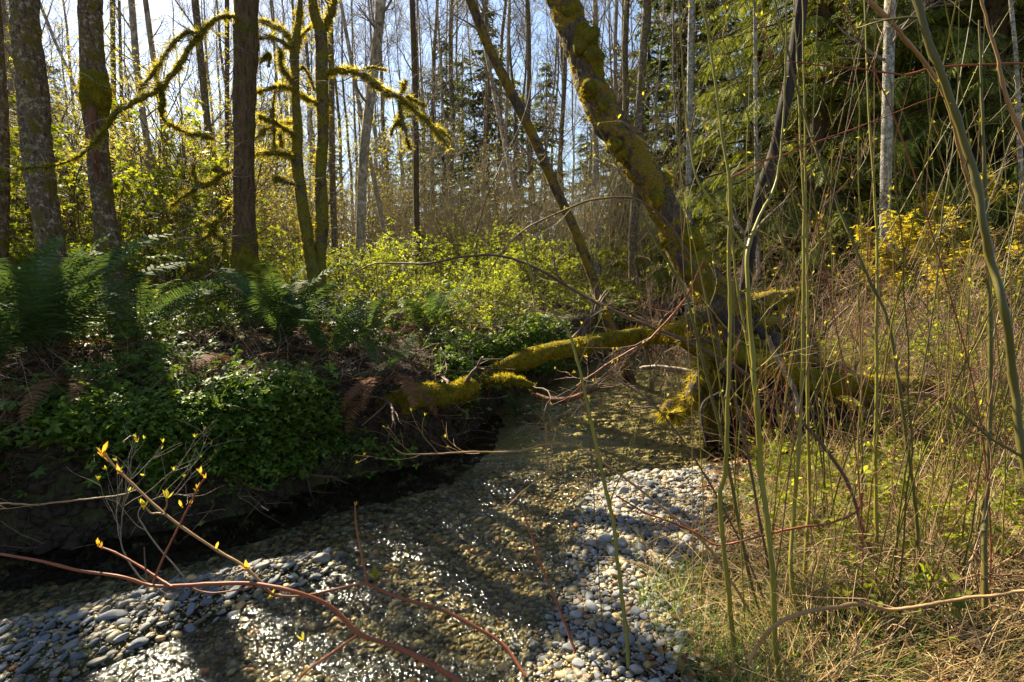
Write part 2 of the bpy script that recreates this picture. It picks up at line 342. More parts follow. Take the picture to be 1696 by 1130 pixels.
def ground_material():
    m, t, out = newmat('ground'); v = coord(t)
    geo = t.nodes.new("ShaderNodeNewGeometry"); sep = t.nodes.new("ShaderNodeSeparateXYZ"); t.links.new(geo.outputs["Position"], sep.inputs[0])
    n = noise(t, 3, 8, .7, v); n2 = noise(t, 28, 6, .7, v)
    soil = ramp(t, n2, [(.3, (.008, .005, .003)), (.5, (.028, .018, .010)), (.7, (.08, .052, .028))])
    soil = mixc(t, ramp(t, n, [(.45, 0.), (.62, .8)]), soil, (.07, .08, .02))
    vo = t.nodes.new("ShaderNodeTexVoronoi"); vo.inputs["Scale"].default_value = 26; t.links.new(v, vo.inputs["Vector"])
    sx = t.nodes.new("ShaderNodeSeparateColor"); t.links.new(vo.outputs["Color"], sx.inputs[0])
    peb = ramp(t, sx.outputs[0], [(0, (.10, .08, .045)), (.3, (.22, .17, .08)), (.55, (.32, .25, .12)), (.8, (.26, .18, .07)), (1, (.40, .35, .22))])
    edge = ramp(t, vo.outputs["Distance"], [(.25, 1.), (.6, .35)]); peb = mixc(t, 1.0, peb, edge, 'MULTIPLY'); yr = t.nodes.new('ShaderNodeMapRange'); t.links.new(sep.outputs[1], yr.inputs[0]); yr.inputs[1].default_value = 4.4; yr.inputs[2].default_value = 5.0; sand = ramp(t, n2, [(.3, (.17, .14, .06)), (.7, (.38, .31, .15))]); peb = mixc(t, yr.outputs[0], peb, sand)
    mr = t.nodes.new('ShaderNodeMapRange'); mr.inputs[1].default_value = -.06; mr.inputs[2].default_value = .0; mr.inputs[3].default_value = 1; mr.inputs[4].default_value = 0; t.links.new(sep.outputs[2], mr.inputs[0]); f = mr.outputs[0]
    c = mixc(t, f, soil, peb)
    hb = mixc(t, f, n2, edge)
    prin(t, out, c, .9, bump(t, hb, .8, .03), .2); return m
def water_material():
    m, t, out = newmat('water'); v = coord(t, (1.5, .8, 1)); v2 = coord(t, (1, .75, 1))
    a = noise(t, 13, 2.5, .5, v, 1.2); b = noise(t, 40, 2, .5, v2, .8); c = noise(t, 2.2, 2, .5, v2)
    mod = ramp(t, c, [(.36, .35), (.60, 1.)]); h = mixc(t, .4, a, b); h2 = mixc(t, mod, (.5, .5, .5), h)
    nb = bump(t, h2, 1.0, .036)
    sp = t.nodes.new("ShaderNodeSeparateXYZ"); t.links.new(coord(t), sp.inputs[0]); cm = t.nodes.new("ShaderNodeMapRange"); t.links.new(sp.outputs[1], cm.inputs[0])
    for i_, v_ in ((1, 4.1), (2, 4.9), (3, 1.0), (4, .22)): cm.inputs[i_].default_value = v_
    t.links.new(cm.outputs[0], nb.node.inputs["Strength"])
    fr = t.nodes.new("ShaderNodeFresnel"); fr.inputs[0].default_value = 1.33; t.links.new(nb, fr.inputs["Normal"])
    gl = t.nodes.new("ShaderNodeBsdfGlossy"); gl.inputs["Roughness"].default_value = .10; t.links.new(nb, gl.inputs["Normal"])
    tr = t.nodes.new("ShaderNodeBsdfTransparent"); tr.inputs[0].default_value = (.95, .95, .82, 1)
    mx = t.nodes.new("ShaderNodeMixShader"); t.links.new(fr.outputs[0], mx.inputs[0]); t.links.new(tr.outputs[0], mx.inputs[1]); t.links.new(gl.outputs[0], mx.inputs[2])
    t.links.new(mx.outputs[0], out.inputs[0]); return m
def stone_material(name, stops, rough=.6, wet=0.):
    m, t, out = newmat(name); v = coord(t); g = t.nodes.new("ShaderNodeNewGeometry"); oi = t.nodes.new("ShaderNodeObjectInfo")
    ad = t.nodes.new("ShaderNodeMath"); ad.operation = 'ADD'; t.links.new(g.outputs["Random Per Island"], ad.inputs[0]); t.links.new(oi.outputs["Random"], ad.inputs[1])
    fr = t.nodes.new("ShaderNodeMath"); fr.operation = 'FRACT'; t.links.new(ad.outputs[0], fr.inputs[0])
    c = ramp(t, fr.outputs[0], stops); n = noise(t, 45, 6, .7, v); n2 = noise(t, 9, 4, .6, v, 1.5)
    c = mixc(t, 1.0, c, ramp(t, n, [(.3, .62), (.7, 1.15)]), 'MULTIPLY'); c = mixc(t, ramp(t, n2, [(.60, 0.), (.66, .35)]), c, (.5, .48, .44))
    prin(t, out, c, rough, bump(t, n, .35, .01), .5 if wet else .35); return m
M['ground'] = ground_material(); M['water'] = water_material()
M['slate'] = stone_material('slate_stone', [(0, (.065, .075, .09)), (.3, (.12, .13, .145)), (.55, (.19, .20, .21)), (.72, (.20, .165, .115)), (.85, (.28, .27, .25)), (1, (.10, .11, .12))], .55)
M['pale'] = stone_material('pale_stone', [(0, (.11, .115, .12)), (.35, (.26, .265, .265)), (.6, (.17, .175, .185)), (.85, (.36, .345, .32)), (.95, (.30, .20, .12)), (1, (.16, .15, .14))], .7)
M['bed'] = stone_material('wet_stone', [(0, (.05, .045, .03)), (.25, (.16, .12, .05)), (.5, (.32, .23, .07)), (.7, (.12, .12, .11)), (.88, (.50, .40, .18)), (1, (.55, .22, .05))], .5, 1)

# ---------------------------------------------------------------- labels that single out
ORD = ["leftmost", "second", "third", "fourth", "fifth", "sixth", "seventh", "eighth", "ninth", "tenth", "eleventh", "twelfth", "thirteenth", "fourteenth", "fifteenth", "sixteenth", "seventeenth", "eighteenth", "nineteenth", "twentieth"]
ORD += ["twenty-" + o for o in ["first", "second", "third", "fourth", "fifth", "sixth", "seventh", "eighth", "ninth"]] + ["thirtieth"] + ["thirty-" + o for o in ["first", "second", "third", "fourth", "fifth", "sixth", "seventh", "eighth", "ninth"]]
for tens in ("forty", "fifty"): ORD += [tens[:-1] + "ieth"] + [tens + "-" + o for o in ["first", "second", "third", "fourth", "fifth", "sixth", "seventh", "eighth", "ninth"]]
MARKS = [(-400, "left edge"), (62, "thick spotted trunk"), (178, "split-bark trunk"), (405, "smooth brown trunk"), (532, "forked mossy trunk"), (600, "leaning grey trunk"),
         (690, "dark straight trunk"), (900, "slanting trunk"), (1075, "big mossy trunk"), (1285, "charred trunk"), (1470, "white birch"), (2400, "right edge")]
PENDING = []     # (object, pixel x, kind phrase, tail phrase)
def later(o, px, kind, tail=""): PENDING.append((o, px, kind, tail))
def flush_labels():
    B = {}
    for o, px, kind, tail in PENDING:
        k = max(i for i, mk in enumerate(MARKS) if px >= mk[0] or i == 0); k = min(k, len(MARKS) - 2)
        B.setdefault((kind, tail, k), []).append((px, o))
    for (kind, tail, k), L in B.items():
        kind = (tail + " " + kind).strip()
        L.sort(key=lambda q: q[0]); a, b = MARKS[k][1], MARKS[k + 1][1]
        if k == 0: w = "left of the " + b
        elif k == len(MARKS) - 2: w = "right of the " + a
        else: w = "between %s and %s" % (a, b)
        for i, (px, o) in enumerate(L):
            w2 = w
            if len(L) == 1: s = kind + " " + w2
            elif i == 0: s = "leftmost " + kind + " " + w2
            elif i == len(L) - 1: s = "rightmost " + kind + " " + w2
            else: s = ORD[i] + " " + kind + " from left " + w2
            o["label"] = s

# ---------------------------------------------------------------- ground and water
def axis(n, lim, k): 
    u = np.linspace(-1, 1, n); return lim * np.sinh(k * u) / math.sinh(k)
def sheet(name, xs, ys, hf, mat):
    X, Y = np.meshgrid(xs, ys); Z = hf(X, Y); V = np.stack([X, Y, Z], -1).reshape(-1, 3); nx = len(xs); ny = len(ys)
    i = (np.arange(ny - 1)[:, None] * nx + np.arange(nx - 1)[None]).ravel()
    return build(name, [(V, np.stack([i, i + 1, i + nx + 1, i + nx], 1))], mat)
tag(sheet("ground", axis(560, 500, 6.0), 4 + axis(620, 500, 6.0), lambda x, y: height(x, y) + .012 * wob(x, y, 14, 9) + .006 * wob(x, y, 40, 10), M['ground']), kind="structure")
def wavez(x, y):
    rif = np.exp(-((x - .25) ** 2 / .5 + (y - 6.6) ** 2 / .3)) + .8 * np.exp(-((x + .9) ** 2 / .3 + (y - 3.2) ** 2 / .12)) + .9 * np.exp(-((x + .2) ** 2 / .5 + (y - 3.9) ** 2 / .15)) + .7 * np.exp(-((x + .95) ** 2 / .15 + (y - 2.2) ** 2 / .2))
    return .0035 * wob(x, y, 7, 21) * .8 + (.0032 + .013 * rif) * wob(x, y * 1.4, 21, 22) + .0015 * wob(x, y, 55, 23) * (1 + 2 * rif)
tag(sheet("water", np.arange(-7, 6, .022), np.arange(.4, 9.6, .022), wavez, M['water']), kind="structure")
tag(sheet("far_water", np.arange(-2, 10, .1), np.arange(9.6, 16, .1), lambda x, y: .003 * wob(x, y, 7, 21), M['water']), kind="structure")

# ---------------------------------------------------------------- stones
import bmesh
def ico(sub):
    bm = bmesh.new(); bmesh.ops.create_icosphere(bm, subdivisions=sub, radius=1); V = np.array([v.co[:] for v in bm.verts]); F = np.array([[v.index for v in f.verts] for f in bm.faces]); bm.free(); return V, F
I1, I2, I3 = ico(1), ico(2), ico(3)
def stone_shape(base, ax, rng, planes=7, lump=.10):
    V, F = base; V = V.copy()
    for k in range(5):
        d = nrm(rng.normal(size=3)); V = V * (1 + lump * np.sin((V @ d) * rng.uniform(1.5, 3.5) + rng.uniform(0, 6)))[:, None] ** .6
    for k in range(planes):
        d = nrm(rng.normal(size=3)); h = rng.uniform(.55, .88); s = V @ d; V = V - np.maximum(s - h, 0)[:, None] * d * .92
    return V * np.array(ax), F
def throw(n, sampler, radii, rng, sep=.8):
    P = np.zeros((0, 2)); Rr = np.zeros(0); out = []
    for r in radii:
        for _ in range(6):
            p = sampler(rng)
            if len(Rr) == 0 or np.all(np.hypot(P[:, 0] - p[0], P[:, 1] - p[1]) > sep * (Rr + r)):
                P = np.vstack([P, p]); Rr = np.append(Rr, r); break
    return P, Rr
def poly_sampler(poly, box, pad=0):
    def f(rng):
        while True:
            p = np.array([rng.uniform(box[0], box[1]), rng.uniform(box[2], box[3])])
            d = pdist(p[0:1], p[1:2], poly, True)[0][0]; ins = inpoly(p[0:1], p[1:2], poly)[0]
            if poly is GRAV and -pdist(p[0:1], p[1:2], RBANK)[0][0] * pdist(p[0:1], p[1:2], RBANK)[1][0] > -.22 + .30 * rng.random(): continue
            if (ins and (d > .22 * rng.random() ** 2)) or (not ins and d < pad * rng.random() ** 2): return p
    return f
rs = np.random.default_rng(11)
st_all = []
rad = np.sort(np.concatenate([rs.uniform(.045, .07, 18), rs.uniform(.026, .045, 240), rs.uniform(.012, .026, 1100)]))[::-1]
P, Rr = throw(0, poly_sampler(BAR, (-2.9, -.6, 1.75, 3.3), .13), rad, rs, .70)
for p, r in zip(P, Rr): st_all.append((p[0], p[1], r, 0))
rad = np.sort(np.concatenate([rs.uniform(.045, .055, 10), rs.uniform(.03, .045, 110), rs.uniform(.018, .030, 600), rs.uniform(.008, .018, 2600)]))[::-1]
P, Rr = throw(0, poly_sampler(GRAV, (-.35, 1.7, 1.75, 4.7), .20), rad, rs, .74)
for p, r in zip(P, Rr): st_all.append((p[0], p[1], r, 1))
# a few big stones by the far water edge
SL = [stone_shape(I3, (1, rs.uniform(.52, .85), rs.uniform(.30, .50)), rs) for _ in range(9)]
PL = [stone_shape(I3, (1, rs.uniform(.58, .9), rs.uniform(.40, .7)), rs, 14, .14) for _ in range(9)]
SLo = [stone_shape(I2, (1, rs.uniform(.52, .85), rs.uniform(.30, .50)), rs) for _ in range(5)]
PLo = [stone_shape(I2, (1, rs.uniform(.68, .9), rs.uniform(.45, .7)), rs, 9) for _ in range(5)]
def rotm(rng, kind):
    a = rng.normal(.5, .75) if kind == 0 else rng.uniform(0, 6.28)
    X = np.array([math.cos(a), math.sin(a), 0]); Zv = nrm(np.array([-.35 if kind == 0 else 0, .1, 1.0]) + rng.normal(size=3) * .22)
    X = nrm(X - (X @ Zv) * Zv); return X, np.cross(Zv, X), Zv
from mathutils import Matrix
cand = []
for (x, y, r, k) in st_all:
    z = hz(x, y); p = np.array([x, y, z]); px, py = proj(p) if depth(p) > .3 else (-999, -999)
    vis = -30 < px < 1720 and py < 1160
    if k == 1 and px > 1135: vis = False
    cand.append((-(r / max(depth(p), .3)) if vis else 1, x, y, z, r, k, px, py))
cand.sort(key=lambda c: c[0])
protoS = [[build("river_stone", [s], M['slate'], link=False).data for s in SL], [build("river_stone", [s], M['pale'], link=False).data for s in PL]]
buck = {}; rest = [[], []]; nind = 0
for c in cand:
    _, x, y, z, r, k, px, py = c; X, Y, Zv = rotm(rs, k)
    if c[0] < 0 and nind < 290 and py < 1135 and px > -5:
        nind += 1; o = bpy.data.objects.new("river_stone", protoS[k][nind % 9]); COL.objects.link(o)
        m = Matrix.Identity(4)
        for j in range(3): m[j][0], m[j][1], m[j][2], m[j][3] = X[j] * r, Y[j] * r, Zv[j] * r, (x, y, z + r * (.16 if k == 0 else .28))[j]
        o.matrix_world = m; tag(o, cat="stone", group=["grey river stones on the left gravel bar", "pale river stones on the right gravel bar"][k])
        size = ("large" if r > .05 else "medium" if r > .04 else "small") if k == 0 else ("large" if r > .042 else "medium" if r > .032 else "small")
        if k == 0: zone = "at the left frame end of the left gravel bar" if px < 130 else "on the lower middle of the left gravel bar" if px < 300 else "on the upper end of the left gravel bar"
        else: zone = "at the top tip of the pale gravel bar" if py < 890 else "on the middle of the pale gravel bar" if py < 1010 else "at the bottom of the pale gravel bar"
        buck.setdefault((size, k, zone), []).append((px, o))
    else:
        s = (SLo, PLo)[k][rs.integers(5)]; rest[k].append(stamp(s[0], s[1], np.array([[x, y, z + r * .2]]), X[None], Y[None], Zv[None], r))
for (size, k, zone), L in buck.items():
    L.sort(key=lambda q: q[0]); n = len(L)
    for i, (px, o) in enumerate(L):
        kind = size + (" flat slate-grey stone " if k == 0 else " rounded pale grey stone ")
        if n == 1: o["label"] = "only " + kind + zone
        elif i < len(ORD): o["label"] = (ORD[i] + " " if i else "leftmost ") + kind + zone
        else: o["label"] = ("rightmost " if i == n - 1 else "right-hand ") + kind + zone
tag(build("slate_pebbles", rest[0], M['slate']), "small slate-grey pebbles filling the left gravel bar", "pebbles", kind="stuff")
tag(build("pale_pebbles", rest[1], M['pale']), "small pale pebbles filling the gravel bar beside the dry grass", "pebbles", kind="stuff")
def grit(name, poly, box, n, rr, mat, label):
    x = rs.uniform(box[0], box[1], n); y = rs.uniform(box[2], box[3], n); d = pdist(x, y, poly, True)[0]; m = (inpoly(x, y, poly) | (d < .25 * rs.random(n))) & (dR(x, y) < .3); x, y = x[m], y[m]; z = height(x, y); out = []
    ty = rs.integers(0, 4, len(x)); r = rr[0] + (rr[1] - rr[0]) * rs.random(len(x)) ** 2.5
    for k in range(4):
        s = stone_shape(I1, (1, rs.uniform(.6, .9), rs.uniform(.4, .7)), rs, 4); j = ty == k; Xf, Yf, Zf = frames(rs, int(j.sum()), spread=.4); out.append(stamp(s[0], s[1], np.stack([x, y, z + .008], 1)[j], Xf, Yf, Zf, r[j]))
    tag(build(name, out, mat), label, "gravel", kind="stuff")
grit("fine_gravel", GRAV, (-.3, 1.8, 1.75, 4.7), 26000, (.003, .013), M['bed'], "fine brown grit lying between the pale stones")
grit("coarse_sand", BAR, (-2.9, -.6, 1.75, 3.3), 16000, (.003, .013), M['bed'], "fine brown grit lying between the slate-grey stones")
LP = np.array(LBANK[1:9], float); sg = np.diff(LP, axis=0); sl2 = np.linalg.norm(sg, axis=1); n = 5200; k = rs.choice(len(sg), n, p=sl2 / sl2.sum()); nn = np.stack([-sg[k][:, 1], sg[k][:, 0]], 1) / sl2[k][:, None]
q = LP[k] + sg[k] * rs.random(n)[:, None] + nn * rs.uniform(-.12, .42, n)[:, None]; z = height(q[:, 0], q[:, 1]); out = []; ty = rs.integers(0, 5, n); r = .012 + .06 * rs.random(n) ** 3
for j in range(5):
    c_ = stone_shape(I2, (1, rs.uniform(.6, 1), rs.uniform(.5, .8)), rs, 6, .22); m = ty == j; Xf, Yf, Zf = frames(rs, int(m.sum()), spread=1.5); out.append(stamp(c_[0], c_[1], np.stack([q[:, 0], q[:, 1], z], 1)[m], Xf, Yf, Zf, r[m]))
tag(build("soil_clods", out, M['dirt']), "dark crumbled soil clods and stones on the undercut face of the left bank", "soil", kind="stuff")
# stream bed stones (under water) and gravel grit
parts = []
def bedset(n, box, rr, base, mat):
    x = rs.uniform(box[0], box[1], n); y = rs.uniform(box[2], box[3], n); z = height(x, y); m = (z < .10) & (dL(x, y) < -.16); x, y, z = x[m], y[m], z[m]; out = []
    ty = rs.integers(0, 5, len(x)); r = rr[0] + (rr[1] - rr[0]) * rs.random(len(x)) ** 3
    for k in range(5):
        s = stone_shape(base, (1, rs.uniform(.6, .9), rs.uniform(.35, .6)), rs); j = ty == k; p = np.stack([x, y, z + .1 * r], 1)[j]
        Xf, Yf, Zf = frames(rs, len(p), spread=.25); out.append(stamp(s[0], s[1], p, Xf, Yf, Zf, r[j]))
    return out
tag(build("stream_bed_stones", bedset(24000, (-3.4, 2.2, 1.5, 4.85), (.007, .036), I2, 0) + bedset(1500, (-1.2, 4.5, 4.85, 9.5), (.010, .05), I2, 0), M['bed']),
    "brown and golden pebbles covering the bed of the shallow stream", "pebbles", kind="stuff")

# ---------------------------------------------------------------- trees
def limb(name, pts, mat, parent, org, rng, n=40, sides=10, lump=.10, moss=0, mossw=.004, mossL=(.015, .05), hair='mosshair'):
    A = smooth_path(pts, n); P, Rr = A[:, :3], A[:, 3]
    o = build(name, [tubes(P, Rr, sides, lump, rng, .022 if sides >= 16 else 0)], mat, parent, org)
    if moss:
        tag(build("moss", [fuzz(P, Rr, moss, rng, mossL, mossw)], M[hair], o, org, smooth=False), kind="stuff")
    return o, P[None], Rr[None]
def extend(pts, ztop, r_end):
    """carry a trunk path (listed top first) on above the frame, and down into the ground"""
    p = [tuple(q) for q in pts]; a, b = np.array(p[0]), np.array(p[1]); d = (a - b)[:3]; d = d / max(abs(d[2]), .2)
    if d[2] > 0 and a[2] < ztop:
        q = a[:3] + d * (ztop - a[2]); p.insert(0, (q[0], q[1], q[2], r_end))
    a, b = np.array(p[-1]), np.array(p[-2]); d = (a - b)[:3]; z = hz(a[0], a[1]) - .15
    if a[2] > z:
        k = (a[2] - z) / max(-d[2], .05); k = min(k, 3.0); q = a[:3] + d * k; q[2] = min(q[2], z); p.append((q[0], q[1], q[2], a[3] * 1.15))
    return p
def crown(P, Rr, rng, n1=16, L1=2.2, n2=110, n3=500, tmin=.5, up=.25, rmin=.003, col='twig', n4=0):
    a = grow(P, Rr, n1, L1, (.5, 1.1), 8, rng, tmin, .32, up, .10, .5, .25, rmin * 2)
    b = grow(a[0], a[1], n2, L1 * .42, (.4, 1.0), 6, rng, .15, .5, up * .6, .14, .4, .3, rmin)
    c = grow(b[0], b[1], n3, L1 * .2, (.3, .9), 4, rng, .15, .6, .1, .16, .3, .4, rmin * .7)
    return [tubes(a[0], a[1], 5), tubes(b[0], b[1], 4), tubes(c[0], c[1], 3)], a, b, c
def main_tree(name, pts, Y, mat, label, ztop=9, r_end=.1, n=200, sides=34, lump=.07, crownkw=None, moss=0, seed=1, **mk):
    rng = np.random.default_rng(seed); p = extend(pathpx(pts, Y), ztop, r_end); base = p[-1]
    org = (base[0], base[1], hz(base[0], base[1])); e = empty(name, org, label, "tree")
    o, P, Rr = limb("trunk", p, mat, e, org, rng, n, sides, lump, moss, **mk)
    Pr, Rv = P[:, ::-1], Rr[:, ::-1]
    if crownkw is not None:
        prt, a, b, c = crown(Pr, Rv, rng, **crownkw); build("crown", prt, M['twig'], e, org)
    return e, org, rng, Pr, Rv
# left group
ck = dict(n1=6, L1=1.6, n2=24, n3=70, tmin=.78)
main_tree("alder_tree", [(36, -60, 52), (44, 60, 54), (54, 150, 56), (62, 260, 56), (76, 350, 50), (88, 430, 50), (98, 520, 58)], 6.3, M['alder'], "thick lichen-spotted alder trunk behind the big fern at far left", 10, .12, crownkw=ck, moss=3500, seed=21)
main_tree("alder_tree", [(-12, -20, 24), (-4, 80, 24), (2, 180, 24), (4, 300, 26), (0, 480, 28)], 7.2, M['alder'], "partly cut-off trunk at the left picture edge", 9, .08, crownkw=ck, seed=22)
e, org, rng, P, Rv = main_tree("alder_tree", [(150, -60, 42), (150, 20, 42), (153, 100, 44), (158, 165, 50), (160, 215, 40), (166, 290, 40), (176, 380, 40), (186, 450, 42), (192, 520, 50)], 6.6, M['alder'], "patchy alder trunk with reddish split bark beside the far left trunk", 9, .10, crownkw=ck, moss=3500, seed=23)
a = pathpx([(150, 178, 17, 6.42), (153, 210, 18, 6.41), (157, 250, 16, 6.41), (160, 300, 8, 6.42)]); build("split_bark", [tubes(*[q[None] for q in (np.array(smooth_path(a, 16))[:, :3], np.array(smooth_path(a, 16))[:, 3])], 7, .2, rng)], M['split'], e, org)
A = smooth_path(pathpx([(158, 120, 46, 6.55), (158, 165, 56, 6.55), (158, 190, 40, 6.55)]), 14)
mo = build("moss_collar", [tubes(A[None, :, :3], A[None, :, 3], 14, .12, rng)], M['moss'], e, org); tag(build("moss_hair", [fuzz(A[:, :3], A[:, 3], 2500, rng, (.02, .07), .004)], M['mosshair'], mo, org, smooth=False), kind="stuff")
# smooth brown trunk with long mossy limbs
T3 = [(408, -60, 42), (407, 60, 42), (405, 160, 38), (404, 260, 35), (405, 340, 37), (405, 400, 42), (406, 440, 48), (405, 480, 38), (405, 530, 46)]
e, org, rng, P, Rv = main_tree("maple_tree", T3, 6.5, M['brown'], "straight smooth brown trunk with long mossy limbs on its left", 9.5, .11, crownkw=ck, moss=2500, seed=24)
A = smooth_path(pathpx([(406, 395, 38, 6.5), (406, 430, 50, 6.5), (406, 460, 47, 6.5), (405, 482, 34, 6.5)]), 18)
mo = build("moss_collar", [tubes(A[None, :, :3], A[None, :, 3], 16, .10, rng)], M['moss'], e, org); tag(build("moss_hair", [fuzz(A[:, :3], A[:, 3], 3500, rng, (.02, .06), .004)], M['mosshair'], mo, org, smooth=False), kind="stuff")
def mlimbs(e, org, rng, lists, hair=700, twigs=True, mat='moss', L=(.02, .055)):
    for pts in lists:
        p = pathpx(pts); A = smooth_path(p, max(24, 8 * len(p))); A[:, 3] *= .60 * (1 + .35 * rng.normal(size=len(A)).clip(-1, 1.6) * .5); A[1:-1, :3] += rng.normal(0, .006, (len(A) - 2, 3)); ln = np.linalg.norm(np.diff(A[:, :3], axis=0), axis=1).sum()
        o = build("limb", [tubes(A[None, :, :3], A[None, :, 3], 9, .20, rng)], M[mat], e, org)
        tag(build("moss", [fuzz(A[:, :3], A[:, 3], int(hair * 2.2 * ln) + 200, rng, L, .004, .35)], M['limbhair'], o, org, smooth=False), kind="stuff")
        if twigs:
            a = grow(A[None, :, :3], A[None, :, 3], int(9 * ln) + 3, .6, (.5, 1.2), 6, rng, .2, .22, -.1, .2, .2, .3, .003)
            b = grow(a[0], a[1], int(20 * ln) + 4, .25, (.4, 1), 5, rng, .2, .6, -.1, .2, .2, .4, .002)
            build("twigs", [tubes(a[0], a[1], 4), tubes(b[0], b[1], 3)], M['twig'], o, org)
mlimbs(e, org, rng, [
    [(390, 28, 12, 6.4), (363, 29, 11, 6.3), (342, 44, 12, 6.2), (327, 57, 14, 6.1), (305, 56, 11, 6.0), (274, 88, 9, 5.9), (252, 124, 9, 5.8), (230, 150, 7, 5.75)],
    [(329, 60, 10, 6.1), (311, 86, 13, 6.0), (297, 108, 14, 5.9), (275, 136, 16, 5.85), (257, 153, 14, 5.8), (221, 168, 15, 5.7), (186, 192, 15, 5.6), (164, 228, 15, 5.6), (133, 257, 8, 5.5), (88, 274, 5, 5.4), (20, 281, 3, 5.3)],
    [(266, 138, 14, 5.84), (268, 165, 18, 5.84), (268, 184, 17, 5.84), (270, 196, 5, 5.84), (301, 217, 5, 5.8), (327, 223, 9, 5.8), (354, 229, 5, 5.8)],
    [(388, 281, 9, 6.5), (372, 288, 11, 6.4), (350, 303, 15, 6.3), (332, 306, 15, 6.2), (322, 296, 8, 6.2), (320, 272, 8, 6.2)],
    [(332, 306, 9, 6.2), (310, 322, 5, 6.15), (283, 340, 3, 6.1)],
    [(385, 332, 5, 6.5), (372, 350, 8, 6.4), (352, 372, 20, 6.3), (340, 368, 14, 6.3), (331, 362, 6, 6.3)],
    [(356, 376, 12, 6.3), (345, 390, 7, 6.25), (334, 396, 6, 6.2), (322, 403, 4, 6.2)],
    [(352, 388, 6, 6.3), (366, 396, 8, 6.3), (372, 404, 6, 6.3), (370, 420, 5, 6.3)],
    [(370, 283, 6, 6.4), (360, 279, 10, 6.3), (350, 281, 6, 6.3)]])
# twisted, mossy tree with many stubby limbs, and its forked neighbour
e, org, rng, P, Rv = main_tree("mossy_maple_tree", [(500, -40, 8), (495, 30, 10), (488, 88, 15), (489, 150, 14), (493, 221, 17), (492, 270, 19), (499, 320, 20), (506, 376, 21), (515, 430, 20), (524, 480, 26)], 7.0, M['mossbark'], "twisted mossy trunk with many stubby mossy arms", 7.5, .03, moss=5000, seed=25, lump=.12)
mlimbs(e, org, rng, [
    [(487, 86, 9, 7.0), (470, 72, 9, 6.9), (450, 62, 9, 6.85), (428, 64, 6, 6.8)],
    [(484, 80, 8, 7.0), (474, 56, 9, 7.1), (452, 42, 10, 7.2), (430, 34, 8, 7.2)],
    [(489, 140, 8, 7.0), (475, 126, 8, 6.9), (466, 110, 8, 6.9), (464, 80, 5, 6.9)],
    [(490, 148, 8, 7.0), (465, 144, 9, 6.8), (440, 148, 8, 6.8), (426, 154, 5, 6.8)],
    [(493, 226, 9, 7.0), (478, 218, 10, 6.9), (455, 204, 10, 6.8), (428, 192, 8, 6.7)],
    [(493, 200, 9, 7.0), (478, 204, 8, 7.1), (464, 206, 9, 7.2), (440, 216, 7, 7.2), (422, 232, 5, 7.2)],
    [(470, 208, 6, 7.1), (464, 222, 7, 7.1), (466, 244, 6, 7.1)],
    [(493, 265, 10, 7.0), (475, 257, 12, 6.9), (450, 254, 11, 6.8), (422, 256, 7, 6.8)],
    [(497, 305, 12, 7.0), (480, 302, 13, 6.9), (465, 298, 13, 6.85), (453, 296, 10, 6.8)],
    [(490, 120, 7, 7.0), (502, 112, 7, 7.1), (512, 126, 6, 7.2), (520, 150, 4, 7.2)],
    [(488, 95, 6, 7.0), (498, 60, 6, 7.1), (512, 48, 6, 7.2), (520, 40, 6, 7.2)],
    [(455, 250, 4, 6.9), (452, 172, 5, 6.9), (462, 140, 6, 6.9)],
    [(444, 110, 3, 6.8), (446, 90, 6, 6.85), (430, 104, 6, 6.9)]], hair=900)
e, org, rng, P, Rv = main_tree("mossy_maple_tree", [(515, -40, 16), (520, 20, 17), (531, 56, 20), (533, 133, 21), (535, 221, 18), (531, 290, 20), (533, 360, 23), (530, 420, 20), (528, 490, 26)], 7.1, M['mossbark'], "forked mossy trunk whose long limb arches right over the clearing", 7.5, .05, crownkw=dict(n1=6, L1=1.8, n2=40, n3=160, tmin=.75), moss=5000, seed=26, lump=.10)
mlimbs(e, org, rng, [
    [(531, 64, 14, 7.1), (545, 30, 18, 7.15), (558, -20, 16, 7.2), (566, -80, 12, 7.2)],
    [(533, 122, 10, 7.1), (548, 120, 14, 7.0), (570, 116, 14, 6.9), (598, 122, 16, 6.8), (616, 136, 16, 6.7), (640, 152, 14, 6.6), (664, 162, 9, 6.5), (684, 182, 10, 6.45), (706, 200, 8, 6.4), (724, 222, 5, 6.35), (744, 246, 3, 6.3)],
    [(662, 160, 6, 6.5), (664, 190, 6, 6.45), (672, 220, 5, 6.4), (677, 246, 3, 6.4)],
    [(667, 196, 4, 6.45), (655, 206, 5, 6.4), (646, 222, 3, 6.4)],
    [(660, 160, 5, 6.5), (668, 146, 5, 6.5), (670, 132, 3, 6.5)],
    [(672, 160, 5, 6.5), (690, 168, 5, 6.5), (704, 176, 3, 6.5)],
    [(596, 120, 4, 6.8), (612, 112, 5, 6.75), (640, 116, 3, 6.7)],
    [(708, 205, 4, 6.4), (730, 218, 4, 6.4), (748, 232, 3, 6.4)],
    [(534, 190, 8, 7.1), (526, 172, 9, 7.1), (510, 165, 7, 7.1), (490, 150, 4, 7.1)]], hair=1100)
